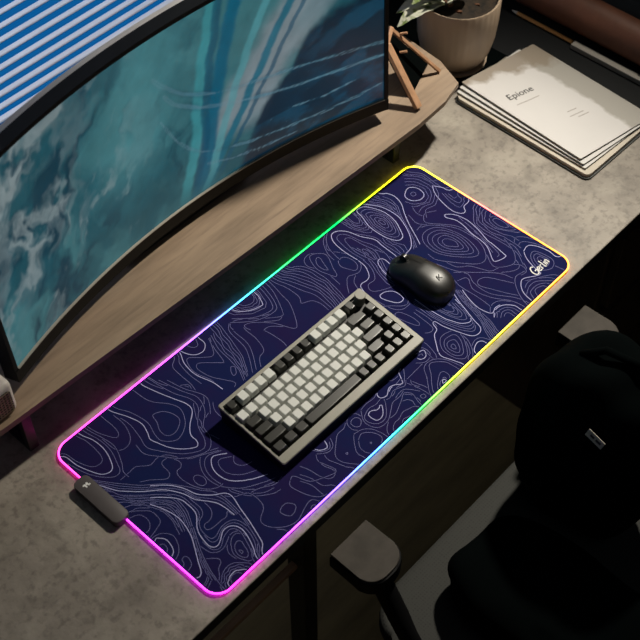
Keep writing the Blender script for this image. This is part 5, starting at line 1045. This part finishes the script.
# ------------------------------------------------------------------ plant pot
PX, PY = .664, .293
pot = thing('plant_pot', 'ribbed beige ceramic pot on a saucer behind the magazines', 'plant pot', (PX, PY, .0017))
bm = bmesh.new(); add_lathe(bm, [(0, 0), (.05, 0), (.060, .004), (.061, .007), (.057, .007), (.05, .004), (0, .004)], 56); o = obj('saucer', bm, 'ceramic', pot); autosmooth(o)
bm = bmesh.new(); add_lathe(bm, [(0, .005), (.046, .005), (.056, .014), (.064, .032), (.0705, .06), (.0735, .10), (.074, .142), (.0725, .145), (.069, .143), (.068, .128), (0, .128)], 144, ripple=lambda k: .006*math.cos(k*PI*2/144*36))
o = obj('pot_body', bm, 'ceramic', pot); autosmooth(o, 50)
bm = bmesh.new(); grid(bm, lambda i, j: Vector((.067*j*math.cos(2*PI*i), .067*j*math.sin(2*PI*i), .131+.004*math.sin(i*40+j*17)*j+.005*(1-j))), 40, 9, True); obj('soil', bm, 'soil', pot, True)
pl = thing('potted_plant', 'cream and green variegated plant growing from the beige ribbed pot', 'plant', (PX, PY, .132))
def leaf(bm, base, tip, w, droop, curl=.3):
    base = Vector(base); tip = Vector(tip); d_ = tip-base; L_ = d_.length; side = d_.cross(Vector((0, 0, 1)))
    side = side.normalized() if side.length > 1e-6 else Vector((1, 0, 0)); nn = side.cross(d_).normalized()
    def f(i, j):
        t = i; hw = w*math.sin(PI*min(1, t**.8))**.8*(1-.1*t)+.0004
        a = (j-.5)*2
        return base+d_*t+side*a*hw+nn*(droop*math.sin(PI*t)+curl*hw*abs(a)*.8+.0012*math.sin(t*22+a*3)*abs(a))
    grid(bm, f, 14, 7)
rnd = random.Random(4)
for i, (bx, by, tx, ty, tz, w) in enumerate([(-.03, .01, -.128, .036, -.004, .020), (-.03, .01, -.108, .056, .004, .018), (.0, -.01, -.05, -.01, .028, .015), (-.02, .03, -.098, .030, .030, .015), (-.02, .02, -.088, .048, .035, .016), (-.02, .03, -.062, .075, .045, .016), (-.03, .0, -.075, .010, .050, .014), (-.01, .03, -.03, .10, .06, .016), (0, .03, .02, .11, .07, .016), (.02, .03, .07, .09, .07, .015),
        (-.03, .02, -.105, .075, .055, .017), (-.02, .04, -.08, .11, .08, .017), (.0, .02, -.02, .05, .10, .014), (.01, .02, .04, .06, .09, .014)]):
    bm = bmesh.new(); leaf(bm, (bx, by, .008), (tx, ty, tz), w, .014); obj('leaf', bm, 'leaf', pl, True)
for (bx, by) in ((-.02, .02), (.01, .03)):
    bm = bmesh.new(); add_tube(bm, [(bx, by, -.004), (bx*.9, by, .02), (bx*.6, by, .05)], .002, n=7); obj('stem', bm, 'stem', pl)
for k_ in range(9):
    a = rnd.uniform(0, 2*PI); r = rnd.uniform(.02, .058)
    bm = bmesh.new(); bmesh.ops.create_icosphere(bm, subdivisions=1, radius=.006)
    for v in bm.verts: v.co *= rnd.uniform(.6, 1.2)
    bmesh.ops.transform(bm, matrix=Matrix.Diagonal((1.3, .7, .5, 1)), verts=bm.verts)
    o = obj('bark_chip', bm, 'bark', None); o.location = (PX+r*math.cos(a), PY+r*math.sin(a), .1365); o.rotation_euler = (0, 0, a*3)
    tag(o, 'reddish brown bark chip lying on the soil of the beige pot', 'bark chip', 'bark chips on the soil')

# ------------------------------------------------------------------ magazines
def magazine(name, label, loc_, rotz, w, l, tl, tr, z0l, z0r, shear, covers):
    """spine side (x=0) is thicker than the open side; z0l/z0r give the slope it lies on"""
    th_ = thing(name, label, 'magazine', loc_, rotz)
    sh_ = math.tan(shear)
    def layer(f0, f1, ins, nm, m_, par, lab=None):
        bm = bmesh.new(); P = rrect(w-2*ins, l-2*ins, .0025, 3, w/2, l/2)
        z = lambda x, f: (z0l+tl*f)*(1-x/w)+(z0r+tr*f)*x/w
        lo = [bm.verts.new((x, y-x*sh_, z(x, f0))) for x, y in P]; hi = [bm.verts.new((x, y-x*sh_, z(x, f1))) for x, y in P]; n = len(P)
        bm.faces.new(lo[::-1]); bm.faces.new(hi)
        for k in range(n): bm.faces.new((lo[k], lo[(k+1) % n], hi[(k+1) % n], hi[k]))
        return obj(nm, bm, m_, par, label=lab)
    layer(0, .1, 0, 'back_cover', 'notebook', th_); layer(.1, .86, .0008, 'page_block', 'page', th_)
    return th_, layer(.86, 1, 0, 'cover', covers, th_)
def cover_art():
    m = mat('printed_cover', (.66, .64, .63), .5, col2=(.62, .60, .59), scale=5)
    nt = m.node_tree; N = nt.nodes; L = nt.links; b = N[m['b']]
    tc = N.new('ShaderNodeTexCoord'); sx = N.new('ShaderNodeSeparateXYZ'); L.new(tc.outputs['Object'], sx.inputs[0])
    nz = N.new('ShaderNodeTexNoise'); nz.inputs['Scale'].default_value = 22; nz.inputs['Detail'].default_value = 5; L.new(tc.outputs['Object'], nz.inputs['Vector'])
    def band(expr_sock, lo, hi, col, fac, amp):
        ad = N.new('ShaderNodeMath'); ad.operation = 'MULTIPLY_ADD'; L.new(nz.outputs['Fac'], ad.inputs[0]); ad.inputs[1].default_value = amp; L.new(expr_sock, ad.inputs[2])
        mr = N.new('ShaderNodeMapRange'); mr.inputs['From Min'].default_value = lo+amp*.5; mr.inputs['From Max'].default_value = hi+amp*.5; mr.inputs['To Max'].default_value = fac
        L.new(ad.outputs[0], mr.inputs[0])
        mx = N.new('ShaderNodeMix'); mx.data_type = 'RGBA'; L.new(mr.outputs[0], mx.inputs['Factor'])
        L.new(b.inputs['Base Color'].links[0].from_socket, mx.inputs['A']); mx.inputs['B'].default_value = (*col, 1); L.new(mx.outputs['Result'], b.inputs['Base Color'])
    band(sx.outputs['X'], .125, .135, (.33, .31, .27), .85, .05)        # grey printed strip along the far long side
    # brown smudge at the top
    mm = N.new('ShaderNodeMath'); mm.operation = 'MULTIPLY_ADD'; L.new(sx.outputs['X'], mm.inputs[0]); mm.inputs[1].default_value = .35; L.new(sx.outputs['Y'], mm.inputs[2])
    band(mm.outputs[0], .255, .275, (.26, .21, .155), .85, .10)
    return m
M['cover_art'] = cover_art()
nb = thing('notebook', 'black-covered notebook with rounded corners at the bottom of the paper stack', 'notebook', (.567, -.077, .0002), math.radians(-1))
bm = bmesh.new(); add_prism(bm, rrect(.183, .297, .012, 6, .183/2, .297/2), 0, .0035, .0006); obj('cover', bm, 'notebook', nb, label='black cover')
bm = bmesh.new(); add_prism(bm, rrect(.178, .291, .010, 6, .183/2+.001, .297/2), .0035, .010); obj('page_block', bm, 'page', nb, label='cream page block')
Zl = [0, .0042, .0086]; Zr = [0, .0026, .0050]
magazine('magazine', 'cream magazine lying directly on the black notebook, lowest of the three', (.5785, -.062, .0103), math.radians(-1.0), .172, .284, .0041, .0025, 0, 0, math.radians(2.5), 'paper')
magazine('magazine', 'middle magazine of the three stacked on the black notebook', (.5805, -.056, .0103), math.radians(-2.3), .175, .279, .0043, .0023, Zl[1], Zr[1], math.radians(4), 'paper')
mg, mc = magazine('magazine', 'top magazine with pale printed cover titled Epione beside the plant pot', (.5835, -.047, .0103), math.radians(-3.6), .180, .273, .0045, .0024, Zl[2], Zr[2], math.radians(5), 'cover_art')
def lay_text(s, size, x, y, rot, par, name, lab, m_='plate', sh=0.):
    b2 = text_bm(s, size, sh); o = obj(name, b2, m_, par, label=lab); tl_ = math.atan2(.0074-.0131, .18); o.location = (x, y, .0131+(.0074-.0131)*x/.18+.0001); o.rotation_euler = (0, -tl_, rot); return o
ttl = lay_text('Epione', .0205, .0255, .181, math.radians(-11), mc, 'title_lettering', 'black title lettering')
M['faint'] = mat('faint_ink', (.42, .38, .36), .7)
for (x, y, w) in ((.026, .164, .050), (.078, .092, .020), (.072, .081, .030), (.082, .071, .024)):
    bm = bmesh.new(); add_box(bm, (w/2, 0, .0001), (w, .0016, .0002)); o = obj('small_print', bm, 'faint', mc); o.location = (x, y, .0131+(.0074-.0131)*x/.18+.0001); o.rotation_euler = (0, math.atan2(.0057, .18), math.radians(-11))

# ------------------------------------------------------------------ things at the top right
bm = bmesh.new(); add_prism(bm, rrect(.62, .60, .012, 5, .31, .30), 0, .0018, .0004)
o = obj('leather_pad', bm, 'pad_leather'); o.location = (.742, -.075, .0001); o.rotation_euler = (0, 0, math.radians(1)); tag(o, 'black leather desk pad under the right side of the magazines and the brown roll', 'desk pad')
bm = bmesh.new(); add_prism(bm, [(.005, -.137), (.140, -.140), (.140, .24), (-.10, .24), (-.09, .03), (-.01, -.09)], 0, .0015)  # flat black sheet that darkens the desk top around the pot
o = obj('black_sheet', bm, 'fabric_black'); o.location = (.60, .365, .0001); tag(o, 'flat black sheet lying on the desk under the beige plant pot', 'cloth')
bm = bmesh.new(); rp_ = [(0, y/100., .0) for y in range(0, 63, 3)]
add_tube(bm, rp_, .036, n=40)
lr = thing('leather_roll', 'brown leather roll with a black strap lying at the back right of the desk', 'roll', (.889, -.16, .0385))
o = obj('roll_body', bm, 'leather', lr); autosmooth(o, 50)
bm = bmesh.new(); add_tube(bm, [(0, .145, 0), (0, .172, 0)], .0385, n=40); o = obj('strap', bm, 'pad_leather', lr, label='black strap'); autosmooth(o, 50)
lr.location.z = .0406
pc = thing('pencil', 'orange wooden pencil lying in front of the brown leather roll', 'pencil', (.832, .15, .012), math.radians(0))
bm = bmesh.new(); add_tube(bm, [(0, .0, 0), (0, .128, 0)], .0038, n=6); obj('barrel', bm, 'pencil', pc)
bm = bmesh.new(); add_tube(bm, [(0, .128, 0), (0, .142, 0)], [.0038, .0004], n=6); obj('tip', bm, 'page', pc, label='sharpened tip')
pc.location = (.846, .155, .0061)
bm = bmesh.new(); add_box(bm, (0, 0, 0), (.015, .36, .010), .001); o = obj('metal_ruler', bm, 'ruler'); o.location = (.840, -.03, .0072); tag(o, 'long grey flat bar lying in front of the brown leather roll', 'ruler')
bx = thing('storage_tray', 'dark grey tray at the back right behind the brown leather roll', 'tray', (1.06, .18, 0))
bm = bmesh.new(); add_box(bm, (0, 0, .02), (.18, .5, .004), .001); add_box(bm, (-.088, 0, .035), (.004, .5, .03), .001); add_box(bm, (0, .248, .035), (.18, .004, .03), .001); add_box(bm, (0, -.248, .035), (.18, .004, .03), .001); add_box(bm, (.088, 0, .035), (.004, .5, .03), .001)
add_box(bm, (0, 0, .011), (.17, .49, .018)); obj('body', bm, 'grey_cloth', bx)

# ------------------------------------------------------------------ office chair
ch = thing('office_chair', 'black office chair with mesh seat and grey arm pads in front of the desk', 'chair', (.08, -.50, ZF), 0)
def c(z): return z-ZF
def at(x, y, z): return Vector((x-.08, y+.50, z-ZF))
bm = bmesh.new()
seatP = rrect(.47, .45, .06, 8, -.025, .035)
bm = bmesh.new(); add_prism(bm, seatP, c(-.325), c(-.285), .012, 3); o = obj('seat', bm, 'mesh_fabric', ch, label='dark grey woven mesh seat'); autosmooth(o, 50)
bm = bmesh.new(); add_prism(bm, rrect(.43, .40, .05, 6, 0, .035), c(-.36), c(-.325), .006); obj('seat_frame', bm, 'black_plastic', ch)
for (cx, nm) in ((-.1915, 'l'), (.344, 'r')):
    bm = bmesh.new(); P = [(-.0375, .0375)]+[(-.0375+.028*(1-math.cos(q_*PI/12)), -.016-.026*math.sin(q_*PI/12)) for q_ in range(7)]+[(.0075+.030*math.sin(q_*PI/16), -.012-.030*math.cos(q_*PI/16)) for q_ in range(9)]+[(.0375, .0375)]
    off = at(cx+.001, -.2505, -.05)
    add_prism(bm, [(p[0]+off.x, p[1]+off.y) for p in P], off.z-.004, off.z, .0012); a_ = obj('arm_pad', bm, 'arm_pad', ch, label='worn grey arm pad')
    bm = bmesh.new(); add_prism(bm, [(p[0]*1.05+off.x, p[1]*1.03+off.y-.002) for p in P], off.z-.034, off.z-.004, .003); obj('arm_pad_base', bm, 'black_plastic', ch)
    sgn = -1 if cx < 0 else 1
    bm = bmesh.new(); b0 = at(cx, -.27, -.084); b1 = at(cx+.01*sgn, -.36, -.20); b2 = at(.08+sgn*.19, -.44, -.345)
    add_tube(bm, [b0, (b0+b1)/2, b1, b2], .016, n=12); o = obj('armrest_post', bm, 'black_plastic', ch); autosmooth(o, 50)
bm = bmesh.new()
def backf(i, j):
    a = (i-.5)*2; z = -.23+.50*j
    wv = .22*(1-.10*j-.25*max(0, j-.8)); return at(.10+a*wv, -.705+.05*a*a-.05*math.sin(PI*j)*.6-.05*j, z)
for off_ in (0, -.022):
    grid(bm, lambda i, j: backf(i, j)+Vector((0, off_, 0)), 24, 20)
o = obj('backrest', bm, 'fabric_black', ch, True)
bm = bmesh.new(); add_tube(bm, [at(.09, -.745, -.1), at(.09, -.72, -.28), at(.08, -.60, -.37)], .02, n=12); obj('back_bracket', bm, 'black_plastic', ch, True)
bm = bmesh.new(); add_tube(bm, [at(.08, -.5, -.36), at(.08, -.5, -.64)], .028, n=20); o = obj('gas_post', bm, 'black_metal', ch); autosmooth(o, 50)
for k_ in range(5):
    a = 2*PI*k_/5+.3
    bm = bmesh.new(); add_tube(bm, [at(.08, -.5, -.63), at(.08+.15*math.cos(a), -.5+.15*math.sin(a), -.645), at(.08+.30*math.cos(a), -.5+.30*math.sin(a), -.67)], [.024, .019, .014], n=10); ar = obj('base_arm', bm, 'black_plastic', ch, True)
    bm = bmesh.new(); e0 = at(.08+.30*math.cos(a), -.5+.30*math.sin(a), -.722); tx = Vector((-math.sin(a), math.cos(a), 0))
    add_tube(bm, [e0-tx*.022, e0-tx*.006], .0275, n=20); add_tube(bm, [e0+tx*.006, e0+tx*.022], .0275, n=20); add_tube(bm, [e0-tx*.006, e0+tx*.006], .01, n=10); add_tube(bm, [e0+Vector((0, 0, .02)), e0+Vector((0, 0, .055))], .008, n=10)
    o = obj('caster', bm, 'black_plastic', ar); autosmooth(o, 40)

# ------------------------------------------------------------------ black bag hanging on / standing on the chair
def blob(name, cx, cy, cz, rx, ry, rz, m_, par=None, seed=0, pw=2.6, base=None, rotz=0.):
    bm = bmesh.new(); bmesh.ops.create_icosphere(bm, subdivisions=5, radius=1)
    rn = random.Random(seed); ph = [rn.uniform(0, 6) for _ in range(8)]
    for v in bm.verts:
        d_ = v.co.normalized(); k_ = (abs(d_.x)**pw+abs(d_.y)**pw+abs(d_.z)**pw)**(-1/pw)
        w_ = 1+.018*math.sin(d_.x*6+ph[0]+d_.z*4)+.015*math.sin(d_.y*9+ph[1]+d_.x*5)+.012*math.sin(d_.z*12+ph[2]+d_.y*7)
        p = d_*k_*w_; p = Vector((p.x*rx, p.y*ry, p.z*rz)); p.rotate(Matrix.Rotation(rotz, 3, 'Z')); v.co = p+Vector((cx, cy, cz))
    return obj(name, bm, m_, par, True)
bag = thing('backpack', 'bulging black backpack with a small white label, standing on the chair seat', 'backpack', (.20, -.36, -.284))
blob('body', .012, -.004, .192, .096, .120, .190, 'fabric_black', bag, 3)
bm = bmesh.new(); add_box(bm, (0, 0, 0), (.0012, .030, .012), .0003); lb = obj('label_patch', bm, 'tag', bag, label='small white woven label'); lb.location = (-.0865, -.040, .335); lb.rotation_euler = (math.radians(12), math.radians(25), 0)
for y_, w_ in ((-.006, .009), (.005, .007)):
    bm = bmesh.new(); add_box(bm, (-.0008, y_, 0), (.0004, w_, .0035)); obj('lettering', bm, 'tag_ink', lb)
bm = bmesh.new(); add_tube(bm, [(.0, .05, .366), (.01, .02, .392), (.02, -.03, .392), (.02, -.07, .366)], .006, n=10); obj('carry_handle', bm, 'fabric_black', bag, True)
jk = thing('jacket', 'black jacket heaped on the mesh chair seat in front of the backpack', 'jacket', (.0, -.47, -.284))
blob('heap', .005, .0, .052, .100, .175, .050, 'fabric_black', jk, 9, pw=3.4)
# ------------------------------------------------------------------ lift everything so the floor is at z = 0
for o in list(bpy.data.objects):
    if o.parent is None: o.location.z += DZ

# ------------------------------------------------------------------ lights
def light(name, kind, loc_, aim, energy, col, **kw):
    l = bpy.data.lights.new(name, kind); l.energy = energy; l.color = col
    for k_, v_ in kw.items(): setattr(l, k_, v_)
    o = bpy.data.objects.new(name, l); COL.objects.link(o); o.location = Vector(loc_)+Vector((0, 0, DZ))
    d_ = Vector(aim)-Vector(loc_); o.rotation_euler = d_.to_track_quat('-Z', 'Y').to_euler(); return o
light('spot_lamp', 'SPOT', (1.25, .12, 1.60), (.20, .02, 0), 180, (1, .93, .80), spot_size=math.radians(46), spot_blend=1., shadow_soft_size=.05)
light('fill_light', 'AREA', (-.3, -1.0, 1.9), (-.1, 0, 0), 1.7, (.85, .92, 1), shape='SQUARE', size=1.2)  # weak unseen fill light, added to lift the darkest areas
light('daylight', 'AREA', (-.3, 2.3, 1.45), (-.1, .66, .25), 33, (.93, .96, 1), shape='SQUARE', size=.8)

w = bpy.data.worlds.new('outdoors'); sc.world = w; w.use_nodes = True
w.node_tree.nodes['Background'].inputs[0].default_value = (.004, .115, .36, 1); w.node_tree.nodes['Background'].inputs[1].default_value = .85

# ------------------------------------------------------------------ camera
cam = bpy.data.cameras.new('camera'); co = bpy.data.objects.new('camera', cam); COL.objects.link(co); sc.camera = co
r_ = Vector((.679, -.7341, -.0033)); d_ = Vector((.45595, .42549, -.78138)).normalized(); r_ = (r_-d_*r_.dot(d_)).normalized(); u_ = r_.cross(d_)
mx = Matrix((r_, u_, -d_)).transposed().to_4x4(); mx.translation = Vector((-.84558, -.77244, 1.5172+DZ)); co.matrix_world = mx
cam.sensor_width = 36; cam.lens = 1251.53/640*36; cam.clip_start = .05
cam.dof.use_dof = True; cam.dof.focus_distance = 1.92; cam.dof.aperture_fstop = 7.
vs = sc.view_settings
sc.display_settings.display_device = 'sRGB'; vs.view_transform = 'Standard'; vs.look = 'None'; vs.exposure = 0; vs.gamma = 1; vs.use_curve_mapping = False
